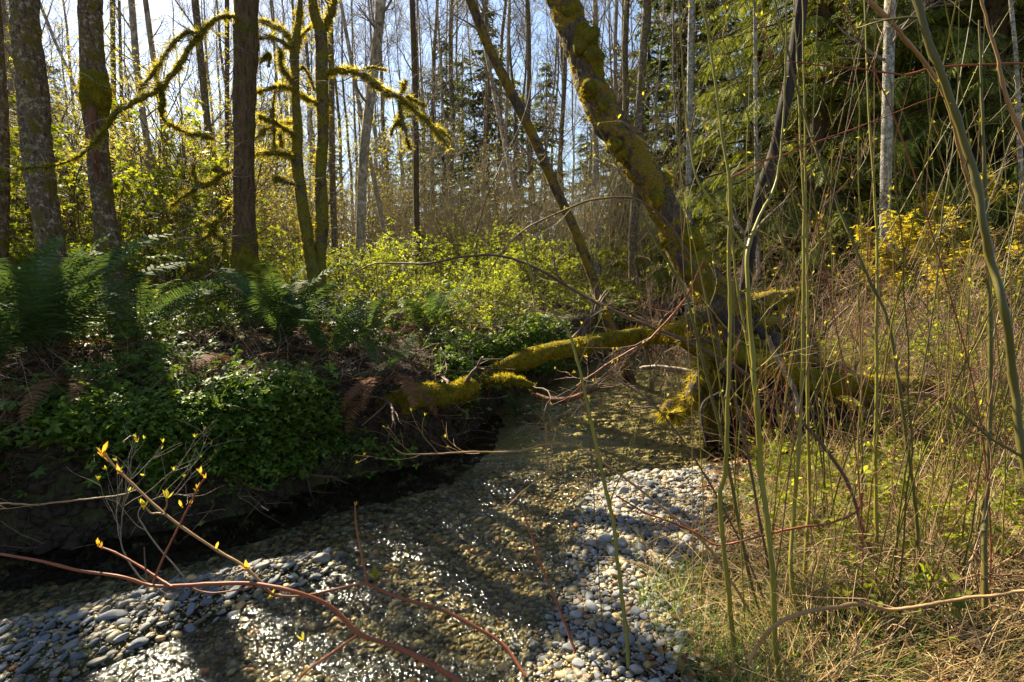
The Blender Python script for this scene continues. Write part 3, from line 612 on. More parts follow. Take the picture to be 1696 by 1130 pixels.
# slimmer trunks with their own look
midt = [
 ("alder_tree", [(216, -20, 12), (229, 133, 12), (248, 265, 12), (262, 380, 13), (270, 470, 14)], 10, 'grey', "slim curving alder trunk behind and right of the split-bark trunk"),
 ("alder_tree", [(238, -20, 10), (256, 110, 10), (270, 195, 13), (283, 310, 10), (301, 450, 12)], 10.5, 'grey', "slim trunk with a moss sleeve, next to the curving alder trunk"),
 ("alder_tree", [(321, -20, 13), (336, 133, 13), (349, 243, 12), (366, 354, 12), (378, 470, 13)], 10.2, 'alder', "leaning spotted alder trunk just left of the smooth brown trunk"),
 ("alder_tree", [(186, -20, 9), (188, 177, 9), (186, 300, 10), (190, 470, 10)], 12, 'alder', "thin upright trunk touching the split-bark trunk on its right"),
 ("alder_tree", [(376, -20, 8), (376, 177, 8), (376, 310, 8), (378, 470, 9)], 13, 'brown', "thin dark upright trunk just left of the smooth brown trunk"),
 ("alder_tree", [(60, -10, 6), (90, 66, 6), (124, 146, 6), (170, 290, 7), (210, 450, 8)], 13, 'grey', "thin diagonal trunk leaning left between the two thick left trunks"),
 ("alder_tree", [(632, -20, 18), (628, 40, 17), (617, 133, 17), (602, 265, 16), (597, 398, 16), (593, 490, 18)], 10.5, 'grey', "leaning grey alder trunk crossed by the arching mossy limb"),
 ("alder_tree", [(682, -20, 10), (688, 177, 10), (690, 354, 10), (694, 470, 12)], 12, 'brown', "dark straight trunk right of the leaning grey trunk"),
 ("alder_tree", [(546, -20, 10), (549, 133, 10), (551, 310, 11), (558, 480, 12)], 10.5, 'alder', "slim spotted trunk right behind the forked mossy trunk"),
 ("alder_tree", [(774, -10, 15), (808, 75, 16), (852, 164, 17), (887, 235, 17), (923, 319, 16), (954, 385, 16), (985, 470, 16), (1012, 545, 18)], 8.2, 'lean', "slender slanting trunk in the clearing, leaning to the upper left"),
 ("alder_tree", [(800, 60, 6), (828, 200, 7), (856, 330, 8), (880, 430, 9)], 15, 'grey', "thin pale trunk leaning left behind the slender slanting trunk"),
 ("alder_tree", [(560, -20, 6), (578, 80, 7), (600, 200, 7), (640, 400, 9)], 13, 'grey', "thin slanting trunk crossing behind the leaning grey trunk"),
 ("birch_tree", [(1475, -20, 20), (1471, 133, 20), (1468, 265, 20), (1466, 363, 19), (1470, 470, 20)], 9, 'birch', "white birch trunk in front of the dark cedars"),
 ("alder_tree", [(1146, -20, 11), (1143, 133, 11), (1141, 310, 11), (1140, 470, 12)], 13, 'birch', "pale upright trunk just right of the big mossy leaning trunk"),
 ("alder_tree", [(1250, -20, 6), (1252, 200, 7), (1256, 460, 8)], 12, 'birch', "thin pale trunk left of the charred leaning trunk"),
 ("alder_tree", [(1672, -20, 8), (1684, 110, 8), (1690, 260, 9), (1700, 470, 10)], 9, 'birch', "thin pale trunk near the right picture edge"),
]
for i, (nm, pts, Y, mat, lab) in enumerate(midt):
    main_tree(nm, pts, Y, M[mat], lab, 4.2 + Y * .52, .03, 40, 10, .05, dict(n1=10, L1=1.3, n2=50, n3=170, tmin=.35, rmin=.0028), moss=500 if Y < 11 else 0, seed=40 + i)
# dark charred leaning trunk
main_tree("burnt_tree", [(1331, -30, 22), (1322, 50, 24), (1313, 110, 24), (1294, 199, 20), (1280, 260, 20), (1264, 310, 24), (1245, 389, 20), (1235, 470, 20), (1225, 520, 24)], 6.6, M['dark'], "charred leaning trunk with pale split side in front of cedars", 6.5, .05, 50, 12, .16, dict(n1=5, L1=1.0, n2=18, n3=50, tmin=.3, rmin=.004), seed=61)
# big moss covered leaning trunk with its root mass
T = [(900, -70, 44, 6.4), (932, 5, 46, 6.3), (960, 75, 52, 6.2), (978, 140, 50, 6.1), (1007, 199, 52, 6.0), (1042, 248, 50, 5.95), (1078, 305, 52, 5.9), (1104, 354, 50, 5.85), (1130, 407, 54, 5.8), (1158, 455, 58, 5.75), (1192, 500, 76, 5.7), (1225, 545, 90, 5.65)]
e, org, rng, P, Rv = main_tree("leaning_maple_tree", T, 6, M['lean'], "big moss-covered trunk leaning left from a mossy root mass", 7.6, .16, 300, 48, .14, dict(n1=6, L1=1.6, n2=40, n3=160, tmin=.8), moss=30000, mossw=.003, mossL=(.008, .035), seed=62)
# lumpy moss cushions wrapped on the trunk
kk = 0
for (px, py, w, Y) in [(950, 28, 34, 6.12), (972, 62, 48, 6.02), (985, 92, 40, 5.95), (976, 150, 30, 5.85), (1000, 178, 26, 5.82), (1016, 240, 22, 5.76), (1030, 258, 18, 5.74), (1066, 268, 26, 5.85), (1100, 300, 30, 5.8), (1090, 330, 26, 5.66), (1118, 372, 36, 5.7), (1140, 400, 40, 5.6), (1105, 400, 16, 5.7), (1158, 440, 46, 5.6), (1175, 480, 46, 5.5), (1140, 440, 20, 5.6)]:
    c = at(px, py, Y + .07); r = pr(w, Y) * .85; sV = stone_shape(I3, (1.1, .8, 1.35), rng, 0, .28); sV = (sV[0] * (1 + .05 * rng.normal(size=(len(sV[0]), 1))), sV[1]); Xf, Yf, Zf = frames(rng, 1, spread=.4)
    V, F = stamp(sV[0], sV[1], c[None], Xf, Yf, Zf, r)
    o = build("moss_cushion", [(V, F)], M['mossgold'] if kk % 3 != 1 else M['moss'], e, org); kk += 1
    n = int(500 * (w / 30) ** 2); d = nrm(rng.normal(size=(n, 3))); b = c + d * r * np.array([1, .8, 1.1]); en = b + nrm(d + np.array([0, 0, -.5])) * rng.uniform(.015, .045, (n, 1)); s = nrm(np.cross(d, rng.normal(size=(n, 3)))) * .003
    tag(build("moss_hair", [(np.stack([b - s, b + s, en], 1).reshape(-1, 3), np.arange(3 * n).reshape(-1, 3))], M['mosshair'], o, org, smooth=False), kind="stuff")
# root arms hanging from the mass
for pts in [[(1200, 500, 40, 5.6), (1165, 520, 34, 5.5), (1130, 540, 22, 5.4), (1095, 548, 16, 5.5), (1049, 552, 14, 5.9)],
            [(1235, 560, 60, 5.5), (1270, 590, 50, 5.3), (1285, 650, 40, 5.2), (1292, 720, 26, 5.1)],
            [(1215, 560, 40, 5.5), (1205, 610, 34, 5.4), (1190, 660, 30, 5.3), (1180, 720, 26, 5.2), (1175, 770, 22, 5.1)],
            [(1250, 540, 44, 5.5), (1310, 545, 34, 5.4), (1345, 570, 24, 5.2), (1350, 640, 14, 5.1), (1372, 720, 12, 5.0), (1390, 780, 10, 4.9)],
            [(1195, 580, 26, 5.4), (1165, 600, 22, 5.2), (1150, 640, 22, 5.0), (1130, 680, 22, 4.9), (1112, 690, 14, 4.8)],
            [(1185, 640, 20, 5.2), (1150, 655, 26, 5.1), (1110, 678, 28, 5.0), (1100, 690, 14, 5.0)],
            [(1230, 510, 44, 5.6), (1270, 500, 40, 5.6), (1310, 490, 22, 5.6), (1340, 470, 10, 5.6)]]:
    A = smooth_path(pathpx(pts), 36); o = build("root", [tubes(A[None, :, :3], A[None, :, 3], 12, .22, rng)], M['lean'], e, org)
    tag(build("moss", [fuzz(A[:, :3], A[:, 3], 3000, rng, (.02, .08), .004, 1.2)], M['mosshair'], o, org, smooth=False), kind="stuff")

for q in range(18):
    sx, sy = rng.uniform(1190, 1275), rng.uniform(520, 590); ex, ey = rng.uniform(1150, 1560), rng.uniform(650, 790); Y0 = rng.uniform(5.2, 5.6); Y1 = rng.uniform(4.5, 5.1); w0 = rng.uniform(12, 34)
    pts = [(sx + (ex - sx) * u + rng.normal(0, 10), sy + (ey - sy) * u ** 1.5 + rng.normal(0, 8), w0 * (1 - .72 * u), Y0 + (Y1 - Y0) * u) for u in np.linspace(0, 1, 6)]
    A = smooth_path(pathpx(pts), 40); o = build("root", [tubes(A[None, :, :3], A[None, :, 3], 10, .22, rng)], M['lean'] if q % 2 else M['dark'], e, org)
    if q % 2: tag(build("moss", [fuzz(A[:, :3], A[:, 3], 1600, rng, (.01, .06), .0035, 1.2)], M['mosshair'], o, org, smooth=False), kind="stuff")
for px, py, w, Y in [(1262, 640, 120, 5.25), (1320, 690, 110, 5.15), (1390, 700, 90, 5.1), (1215, 700, 80, 5.2), (1450, 690, 70, 5.0)]:
    sV = stone_shape(I3, (1, .7, .9), rng, 0, .3); sV = (sV[0] * (1 + .05 * rng.normal(size=(len(sV[0]), 1))), sV[1]); Xf, Yf, Zf = frames(rng, 1, spread=.4)
    build("root_soil", [stamp(sV[0], sV[1], at(px, py, Y)[None], Xf, Yf, Zf, pr(w, Y))], M['dirt'], e, org)

# ---------------------------------------------------------------- mossy logs
def log(name, label, pts, mat, n=60, sides=16, lump=.12, hair=0, stubs=0, seed=5, cat="log"):
    rng = np.random.default_rng(seed); A = smooth_path(pathpx(pts), n); A[:, 3] *= .86 * (1 + .12 * np.sin(np.arange(n) * .31 + seed) * np.sin(np.arange(n) * .13)); A[1:-1, :3] += .012 * np.stack([np.sin(np.arange(1, n - 1) * .23), np.cos(np.arange(1, n - 1) * .17), np.sin(np.arange(1, n - 1) * .29 + 1)], 1); P, Rr = A[None, :, :3], A[None, :, 3]; org = tuple(A[n // 2, :3])
    e = empty(name, org, label, cat); o = build("trunk", [tubes(P, Rr, sides, lump, rng, .025)], mat, e, org)
    if hair: tag(build("moss", [fuzz(A[:, :3], A[:, 3], hair * 2, rng, (.006, .028), .003, .5)], M['mosshair'], o, org, smooth=False), kind="stuff")
    if stubs:
        for q in range(stubs):
            a = grow(P, Rr, 1, .8, (.6, 1.4), 8, rng, .1, .3, -.1, .18, .2, .25, .006); b = grow(a[0], a[1], 5, .4, (.4, 1), 5, rng, .2, .6, 0, .2, .2, .3, .003)
            build("dead_branch", [tubes(a[0], a[1], 6, .1), tubes(b[0], b[1], 4)], M['brown_cane'], e, org)
    return e
log("mossy_log", "long golden mossy log arching over the stream from the left bank", [(722, 668, 10, 5.2), (752, 655, 15, 5.55), (785, 640, 19, 5.95), (815, 620, 24, 6.2), (850, 602, 30, 6.2), (905, 582, 36, 6.2), (950, 578, 38, 6.2), (1000, 565, 32, 6.1), (1050, 556, 30, 6.0), (1095, 558, 28, 5.8), (1140, 564, 32, 5.5), (1191, 576, 38, 5.2), (1240, 592, 42, 4.9), (1272, 606, 44, 4.75), (1320, 622, 44, 4.65), (1380, 632, 46, 4.6), (1456, 640, 46, 4.6), (1530, 642, 40, 4.6), (1570, 655, 24, 4.6)], M['mossgold'], 120, 18, .16, 16000, 10, 71)
log("mossy_log", "short thick mossy log on the edge of the left bank, over dark water", [(600, 676, 40, 4.55), (622, 668, 50, 4.55), (680, 660, 48, 4.65), (740, 652, 44, 4.85), (778, 645, 40, 5.0), (790, 650, 20, 5.05)], M['mossgold'], 50, 18, .20, 9000, 3, 72)
log("mossy_branch", "curved mossy branch dipping to the riffle", [(800, 640, 14, 6.0), (830, 626, 18, 5.9), (860, 630, 16, 5.8), (885, 642, 10, 5.8)], M['moss'], 24, 10, .2, 2000, 2, 73)
log("mossy_stump", "small mossy stump among leaves on the left bank", [(180, 676, 18, 3.75), (220, 668, 28, 3.75), (262, 668, 34, 3.75), (284, 674, 34, 3.75), (290, 680, 10, 3.75)], M['moss'], 24, 14, .25, 4000, 0, 74, "stump")
log("mossy_stump", "mossy broken stump under the fern beside the log", [(688, 606, 22, 6.2), (700, 596, 26, 6.2), (716, 588, 18, 6.2), (722, 582, 6, 6.2)], M['mossgold'], 20, 12, .25, 2500, 0, 75, "stump")
log("fallen_log", "bare pale fallen log lying in the far clearing", [(905, 560, 11, 11), (940, 548, 12, 11), (985, 538, 13, 11), (1018, 532, 12, 11)], M['birch'], 30, 10, .06, 0, 6, 76)
log("fallen_log", "thin grey fallen log behind the fern in the clearing", [(770, 572, 10, 10), (800, 570, 10, 10), (850, 562, 9, 10.4)], M['grey'], 20, 8, .06, 0, 4, 77)
log("driftwood_branch", "reddish brown driftwood branch lying in the riffle below the mossy log", [(880, 655, 8, 6.2), (910, 664, 12, 6.1), (940, 660, 13, 6.1), (975, 648, 8, 6.1), (1010, 640, 5, 6.2)], M['split'], 24, 8, .2, 0, 8, 78, "branch")
log("driftwood_branch", "bleached driftwood tangle at the far pool under the log", [(1060, 612, 9, 6.6), (1100, 610, 11, 6.5), (1150, 616, 13, 6.4), (1200, 628, 10, 6.3)], M['grey'], 24, 8, .15, 0, 8, 79, "branch")
log("dead_stick", "weathered forked stick standing up on the mossy log", [(1272, 558, 9, 4.5), (1280, 585, 11, 4.5), (1296, 612, 11, 4.5), (1318, 650, 9, 4.45), (1322, 700, 6, 4.4)], M['grey'], 24, 8, .1, 0, 3, 80, "stick")
log("dead_stick", "weathered grey stick lying on the gravel by the grass", [(1075, 918, 14, 2.9), (1090, 940, 16, 2.8), (1105, 965, 16, 2.75), (1108, 1000, 10, 2.65)], M['grey'], 24, 8, .1, 0, 0, 81, "stick")
log("fallen_branch", "pale bare branch reaching right from the root mass", [(1385, 610, 5, 4.2), (1420, 625, 7, 4.15), (1460, 655, 8, 4.1), (1500, 652, 9, 4.05), (1560, 662, 11, 4.0), (1600, 690, 12, 3.9), (1650, 720, 12, 3.8)], M['tan_cane'], 40, 8, .12, 0, 14, 82, "branch")
log("exposed_root", "long thin root hanging along the dark left bank", [(340, 752, 3, 3.75), (370, 775, 7, 3.65), (410, 800, 6, 3.6), (440, 812, 3, 3.55)], M['split'], 20, 6, .1, 0, 3, 83, "root")
log("exposed_root", "second root along the bank under the round leaves", [(415, 755, 3, 4.0), (450, 765, 6, 3.95), (500, 780, 5, 3.95), (560, 790, 3, 4.0)], M['split'], 20, 6, .1, 0, 4, 84, "root")

# ---------------------------------------------------------------- background forest: bare alders
def frame_at(px, Y):
    x = (px - 848) / FPX * (Y * CP + .15 * Y * 0 + .1); return x
rb = np.random.default_rng(101)
def bare_proto(h, r, mat, seed, lean=0.03, nb=26):
    rng = np.random.default_rng(seed); z = np.linspace(0, h, 16); w = np.cumsum(rng.normal(0, .06, (16, 2)), 0) * (h / 18); w -= w[0]
    P = np.stack([w[:, 0] + lean * z, w[:, 1], z], 1)[None]; Rr = (r * (1 - .82 * (z / h) ** 1.1))[None]; Rr[0, 0] *= 1.25
    P[0, 0, 2] = -.3
    e = empty("alder_tree", (0, 0, 0)); build("trunk", [tubes(P, Rr, 8, .05, rng)], mat, e)
    a = grow(P, Rr, nb, h * .17, (.45, 1.0), 8, rng, .22, .30, .35, .09, .45, .25, .010)
    b = grow(a[0], a[1], nb * 5, h * .075, (.35, .9), 6, rng, .1, .5, .25, .13, .4, .35, .006)
    c = grow(b[0], b[1], nb * 34, h * .04, (.3, .9), 4, rng, .15, .6, .1, .15, .3, .5, .0042)
    build("crown", [tubes(a[0], a[1], 4), tubes(b[0], b[1], 3), tubes(c[0], c[1], 3)], M['twig'], e)
    p, tn = pick(c[0], nb * 16, rng, .2); Xf, Yf, Zf = frames(rng, len(p), (0, 0, 1), .7); build("leaves", [stamp(DIAM[0], DIAM[1], p, Xf, Yf, Zf, rng.uniform(.03, .075, len(p)))], M['leafy'], e, smooth=False); return e
protos = [bare_proto(17, .09, M['grey'], 1), bare_proto(20, .115, M['grey'], 2, -.03), bare_proto(15, .065, M['birch'], 3, .05, 20), bare_proto(19, .095, M['alder'], 4, .01),
          bare_proto(14, .055, M['grey'], 5, -.08, 22), bare_proto(21, .12, M['alder'], 6, .04, 30), bare_proto(12, .04, M['twig'], 7, .12, 22)]
KN = ["slim grey alder", "tall grey alder", "thin pale alder", "slim spotted alder", "thin left-leaning alder", "tall spotted alder", "spindly brown sapling"]
spots = []
tries = 0
while len(spots) < 145 and tries < 6000:
    tries += 1; Y = 12 + 38 * rb.random() ** 1.25
    px = rb.uniform(-60, 1190) if rb.random() < .93 else rb.uniform(1190, 1700)
    if 880 < px < 1180 and rb.random() < .2: continue
    if px < 380 and rb.random() < .45: continue
    x = (px - 848) / FPX * Y
    if min([math.hypot(x - a, Y - b) for a, b, *_ in spots] + [9]) < .9: continue
    dl = pdist(np.array([x]), np.array([Y]), LBANK); dr = pdist(np.array([x]), np.array([Y]), RBANK)
    if dl[0][0] * dl[1][0] < .4 and dr[0][0] * -dr[1][0] < .3: continue
    if x > .75 * Y - 2 and Y > 12: continue
    sunx, suny = math.sin(SUN_AZ), math.cos(SUN_AZ); hide = False
    for qx, qy, w_ in ((1.0, 6.0, 1.9), (.7, 3.0, 1.5), (2.4, 3.2, 1.4), (-1.6, 2.5, .8), (-1.2, 8.5, 1.6), (2.8, 5.5, 1.2), (-.1, 3.4, 1.2), (5, 8, 1.2)):
        al = (x - qx) * sunx + (Y - qy) * suny; pe = abs((x - qx) * suny - (Y - qy) * sunx)
        if 0 < al < 27 and pe < w_: hide = True
    if hide: continue
    spots.append((x, Y, px))
for i, (x, Y, px) in enumerate(spots):
    k = int(rb.integers(0, 7)); o = protos[k] if k not in KIDS else copy_tree(protos[k]); KIDS[k] = 1
    s = rb.uniform(.8, 1.2); o.location = (x, Y, hz(x, Y)); o.rotation_euler = (0, 0, rb.uniform(0, 6.28)); o.scale = (s, s, s * rb.uniform(.9, 1.15))
    tag(o, None, "tree", "bare alder trees in the background wood")
    later(o, px, KN[k], ("nearer" if Y < 20 else "middle-distance" if Y < 32 else "far"))

# ---------------------------------------------------------------- conifers
def conifer_proto(h, seed, mat, wid=.24, dens=26, n=240):
    rng = np.random.default_rng(seed); z = np.linspace(-.3, h, 12); P = np.stack([z * 0, z * 0, z], 1)[None]; Rr = (.02 * h * .7 * (1 - .92 * np.clip(z, 0, h) / h))[None]
    e = empty("conifer_tree", (0, 0, 0)); build("trunk", [tubes(P, Rr, 8)], M['brown'], e)
    t = rng.uniform(.06, .985, n); L = h * wid * (1 - t) ** .8 * rng.uniform(.6, 1.15, n) + .18; a = rng.uniform(0, 6.283, n)
    s = np.linspace(0, 1, 7); dr = rng.uniform(.1, .45, n)
    B = np.stack([np.cos(a)[:, None] * L[:, None] * s, np.sin(a)[:, None] * L[:, None] * s, (t * h)[:, None] + L[:, None] * (.12 * s - dr[:, None] * s ** 2 + .12 * s ** 4)], -1)
    m = int(n * dens); idx = rng.choice(n, m, p=L / L.sum()); u = rng.random(m) ** .8 * 6; i = np.minimum(u.astype(int), 5); f = (u - i)[:, None]
    p = B[idx, i] * (1 - f) + B[idx, i + 1] * f; tn = nrm(B[idx, i + 1] - B[idx, i]); side = nrm(np.cross(tn, [0, 0, 1])) * np.where(rng.random(m) < .5, 1, -1)[:, None]
    X = nrm(side * rng.uniform(.3, 1, (m, 1)) + tn * .8 + rng.normal(size=(m, 3)) * .25 + np.array([0, 0, -.35])); Z = nrm(rng.normal(size=(m, 3)) * .5 + [0, 0, 1]); Z = nrm(Z - (X * Z).sum(1, keepdims=True) * X)
    TV = np.array([(0, 0, 0), (.3, .16, 0), (.55, .05, -.02), (.8, .14, -.05), (1, 0, -.1), (.8, -.12, -.05), (.55, -.04, -.02), (.3, -.15, 0)]); TF = np.array([(0, 2, 1), (2, 4, 3), (0, 7, 6), (6, 5, 4), (0, 6, 2), (2, 6, 4)])
    c = build("crown", [stamp(TV, TF, p, X, np.cross(Z, X), Z, rng.uniform(.5, 1, m) * (.022 * h + .12))], mat, e, smooth=False)
    build("branches", [tubes(B, L[:, None] * .012 * (1.1 - s)[None] + .004, 3)], M['brown'], c); return e
cp = [conifer_proto(13, 1, M['conifer'], .20, 30), conifer_proto(16, 2, M['conifer'], .17, 30, 280), conifer_proto(10, 3, M['cedar'], .25, 28)]
cs = [(738, 30, 0, .92), (808, 27, 1, .76), (852, 33, 2, 1.1), (902, 36, 1, .80), (770, 38, 0, 1.05), (690, 36, 2, 1.1), (1010, 30, 0, .90), (1062, 25, 1, .78), (968, 44, 0, .9), (118, 34, 0, .95), (235, 40, 2, 1.2), (30, 36, 1, .85), (640, 46, 0, .95),
      (1115, 20, 1, .80), (1165, 23, 1, .95), (340, 44, 0, .9), (460, 42, 2, 1.2), (560, 50, 1, .8), (1030, 21, 2, .75)]
for i, (px, Y, k, s) in enumerate(cs):
    o = cp[k] if ('c', k) not in KIDS else copy_tree(cp[k]); KIDS[('c', k)] = 1
    x = (px - 848) / FPX * Y; o.location = (x, Y, hz(x, Y)); o.rotation_euler = (0, 0, rb.uniform(0, 6.28)); o.scale = (s, s, s)
    tag(o, None, "tree", "conifers among the bare trees"); later(o, px, ["dark green conifer", "tall narrow green conifer", "broad yellowish conifer"][k])
# western red cedars on the right
def cedar_proto(h, seed, nb=150, spray=40, wid=.30):
    rng = np.random.default_rng(seed); z = np.linspace(-.4, h, 14); P = np.stack([z * .01, z * 0, z], 1)[None]; Rr = (.30 * (1 - .9 * np.clip(z, 0, h) / h))[None]
    e = empty("cedar_tree", (0, 0, 0)); build("trunk", [tubes(P, Rr, 12, .05, rng)], M['brown'], e)
    t = rng.uniform(.03, .97, nb); L = h * wid * (1 - t * .8) * rng.uniform(.55, 1.1, nb); a = rng.uniform(0, 6.283, nb); s = np.linspace(0, 1, 10)
    B = np.stack([np.cos(a)[:, None] * L[:, None] * s, np.sin(a)[:, None] * L[:, None] * s, (t * h)[:, None] + L[:, None] * (.25 * s - .85 * s ** 2 + .38 * s ** 4)], -1) + rng.normal(0, .03, (nb, 10, 3))
    c = build("crown_branches", [tubes(B, L[:, None] * .010 * (1.1 - s)[None] + .004, 4)], M['brown'], e)
    m = nb * spray; idx = rng.choice(nb, m, p=L / L.sum()); u = rng.random(m) ** .75 * 9; i = np.minimum(u.astype(int), 8); f = (u - i)[:, None]
    p = B[idx, i] * (1 - f) + B[idx, i + 1] * f; tn = nrm(B[idx, i + 1] - B[idx, i]); side = nrm(np.cross(tn, [0, 0, 1])) * np.where(rng.random(m) < .5, 1, -1)[:, None]
    X = nrm(side * rng.uniform(.2, .9, (m, 1)) + tn * .5 + rng.normal(size=(m, 3)) * .2 + np.array([0, 0, -.55])); Z = nrm(side * -.2 + rng.normal(size=(m, 3)) * .35 + [0, 0, 1.0]); Z = nrm(Z - (X * Z).sum(1, keepdims=True) * X)
    # flat fern-like spray: axis with alternating narrow leaflets
    V, F = [], []; n = 0
    for q in range(13):
        x0 = .06 + .07 * q; sg = 1 if q % 2 else -1; l = .36 * math.sin(math.pi * min(1, .22 + .78 * (1 - x0))) + .06; d = np.array([.72, .62 * sg, -.10]); w = .030
        b0 = np.array([x0, 0, -.14 * x0 * x0]); e1 = b0 + d * l + np.array([0, 0, -.18 * l]); md = b0 + d * l * .5; pr_ = np.array([-d[1], d[0], 0]) * w
        V += [b0, md + pr_, e1, md - pr_]; F += [(n, n + 1, n + 2, n + 3)]; n += 4
    V += [np.array([0, .008, 0]), np.array([1, 0, -.18]), np.array([0, -.008, 0]), np.array([-.01, 0, 0])]; F += [(n, n + 1, n + 2, n + 3)]
    build("foliage", [stamp(np.array(V), np.array(F), p, X, np.cross(Z, X), Z, rng.uniform(.26, .52, m))], M['cedar'], c, smooth=False); return e
zp = [cedar_proto(17, 1, 230, 34), cedar_proto(15, 2, 210, 34, .34)]
zs = [(1235, 15.5, 1, .72), (1330, 12.5, 0, .80), (1420, 16, 1, 1.1), (1500, 13, 0, 1.0), (1600, 11.5, 1, 1.0), (1690, 13.5, 0, 1.05), (1545, 19, 0, 1.25), (1300, 20, 1, 1.1), (1800, 11, 1, 1.0), (1380, 24, 0, 1.3), (1660, 20, 1, 1.3), (1960, 14, 0, 1.1)]
for i, (px, Y, k, s) in enumerate(zs):
    o = zp[k] if ('z', k) not in KIDS else copy_tree(zp[k]); KIDS[('z', k)] = 1
    x = (px - 848) / FPX * Y; o.location = (x, Y, hz(x, Y)); o.rotation_euler = (0, 0, rb.uniform(0, 6.28)); o.scale = (s, s, s)
    tag(o, None, "tree", "drooping cedars on the right"); later(o, px, ("back-row " if Y > 17 else "front-row ") + "drooping cedar")

# ---------------------------------------------------------------- shrubs
def shrub_proto(name, seed, h, nst, nleaf, leafT, lsz, mat, stem='brown_cane', arch=.5, n2=40, n3=90, r=.006, base=.12, up=.25, leafup=.5):
    rng = np.random.default_rng(seed); e = empty(name, (0, 0, 0)); a = rng.uniform(0, 6.28, nst); s = np.linspace(0, 1, 9); L = h * rng.uniform(.65, 1.1, nst); o = arch * rng.uniform(.3, 1.1, nst)
    B = np.stack([np.cos(a)[:, None] * (base + L[:, None] * o[:, None] * s ** 1.4), np.sin(a)[:, None] * (base + L[:, None] * o[:, None] * s ** 1.4), L[:, None] * (s - .28 * o[:, None] * s ** 2.5)], -1) + np.cumsum(rng.normal(0, .012 * h, (nst, 9, 3)), 1)
    B[:, 0, 2] = -.08; R0 = r * h ** .5 * (1 - .7 * s)[None] * np.ones((nst, 1))
    b = grow(B, R0, n2, h * .34, (.4, 1.0), 6, rng, .2, .6, up, .12, .4, .4, .0028); c = grow(b[0], b[1], n3, h * .17, (.3, .9), 4, rng, .2, .7, .1, .15, .3, .5, .002)
    build("stems", [tubes(B, R0, 5), tubes(b[0], b[1], 4), tubes(c[0], c[1], 3)], M[stem], e)
    if nleaf:
        p, tn = pick(np.concatenate([c[0][:, :, :]], 0), nleaf * 3 // 4, rng, .3); p2, t2 = pick(b[0], nleaf - nleaf * 3 // 4, rng, .4); p = np.vstack([p, p2]); tn = np.vstack([tn, t2])
        p = p + rng.normal(0, .02, p.shape); X, Y, Z = frames(rng, len(p), (0, 0, 1), leafup, tn * .6 + rng.normal(size=tn.shape) * .8); build("leaves", [stamp(leafT[0], leafT[1], p, X, Y, Z, lsz * rng.uniform(.5, 1.25, len(p)))], M[mat], e, smooth=False)
    return e
SH = {
 'salmon': [shrub_proto("salmonberry_shrub", 301 + i, 1.25, 16, 650, TRI, .042, 'leaf', n2=70, n3=150, arch=.55) for i in range(3)],
 'elder': [shrub_proto("elderberry_shrub", 311 + i, 2.6, 9, 620, PALM, .075, 'leaf', n2=40, n3=110, arch=.4) for i in range(2)],
 'yellow': [shrub_proto("vine_maple_shrub", 321 + i, 4.0, 9, 2400, TRID, .034, 'leafy', n2=80, n3=360, arch=.5, r=.008) for i in range(3)],
 'thicket': [shrub_proto("thicket_shrub", 331 + i, 3.0, 16, 420, DIAM, .035, 'leafy', 'haze', n2=130, n3=520, arch=.5, r=.006) for i in range(3)],
 'bare': [shrub_proto("bare_shrub", 341 + i, 2.0, 12, 30, LANCE, .035, 'bud', 'brush', n2=70, n3=260, arch=.7, r=.0045, up=.1) for i in range(3)],
}
NM = {'salmon': ("leafy green shrub", "shrub"), 'elder': ("tall fresh-leaved shrub", "shrub"), 'yellow': ("tall yellow-leaved shrub", "shrub"), 'thicket': ("twiggy half-bare shrub", "shrub"), 'bare': ("leafless tangled shrub", "shrub")}
GR = {'salmon': "green salmonberry shrubs of the clearing", 'elder': "fresh-leaved elderberry shrubs", 'yellow': "yellow-leaved shrubs behind the left trunks", 'thicket': "twiggy thickets under the wood", 'bare': "leafless shrubs by the stream"}
def place_shrub(kind, px, Y, s, tail=None):
    L = SH[kind]; k = int(rb.integers(len(L))); o = L[k] if (kind, k) not in KIDS else copy_tree(L[k]); KIDS[(kind, k)] = 1
    x = (px - 848) / FPX * (Y + .2); o.location = (x, Y, hz(x, Y)); o.rotation_euler = (rb.normal(0, .06), rb.normal(0, .06), rb.uniform(0, 6.28)); o.scale = (s, s, s * rb.uniform(.85, 1.15))
    tag(o, None, NM[kind][1], GR[kind]); later(o, px, NM[kind][0], ("front" if Y < 7.5 else "middle" if Y < 13 else "distant"))
    return o
def scatter(kind, n, px0, px1, Y0, Y1, s0, s1, mind=.5):
    done = []; tr = 0
    while len(done) < n and tr < 4000:
        tr += 1; px = rb.uniform(px0, px1); Y = rb.uniform(Y0 ** .5, Y1 ** .5) ** 2; x = (px - 848) / FPX * Y
        dl = pdist(np.array([x]), np.array([Y]), LBANK); dr = pdist(np.array([x]), np.array([Y]), RBANK)
        if dl[0][0] * dl[1][0] < .35 and dr[0][0] * -dr[1][0] < .3: continue
        if min([math.hypot(x - a, Y - b) for a, b in done] + [9]) < mind: continue
        done.append((x, Y)); place_shrub(kind, px, Y, rb.uniform(s0, s1))
scatter('salmon', 32, 400, 900, 7.2, 12, .38, .95, .5)
scatter('salmon', 26, 0, 420, 7.2, 11, .7, 1.1, .5)
scatter('salmon', 20, 560, 1080, 11, 18, .8, 1.2, .7)
scatter('elder', 11, -40, 400, 7.6, 11, .7, 1.05, .7)
scatter('yellow', 34, -80, 420, 9.0, 18, .8, 1.3, .8)
scatter('yellow', 7, 400, 640, 13, 19, .7, 1.0, .9)
scatter('thicket', 60, 60, 1200, 13, 26, .9, 1.5, .9)
scatter('thicket', 30, 100, 1200, 24, 40, 1.2, 1.9, 1.2)
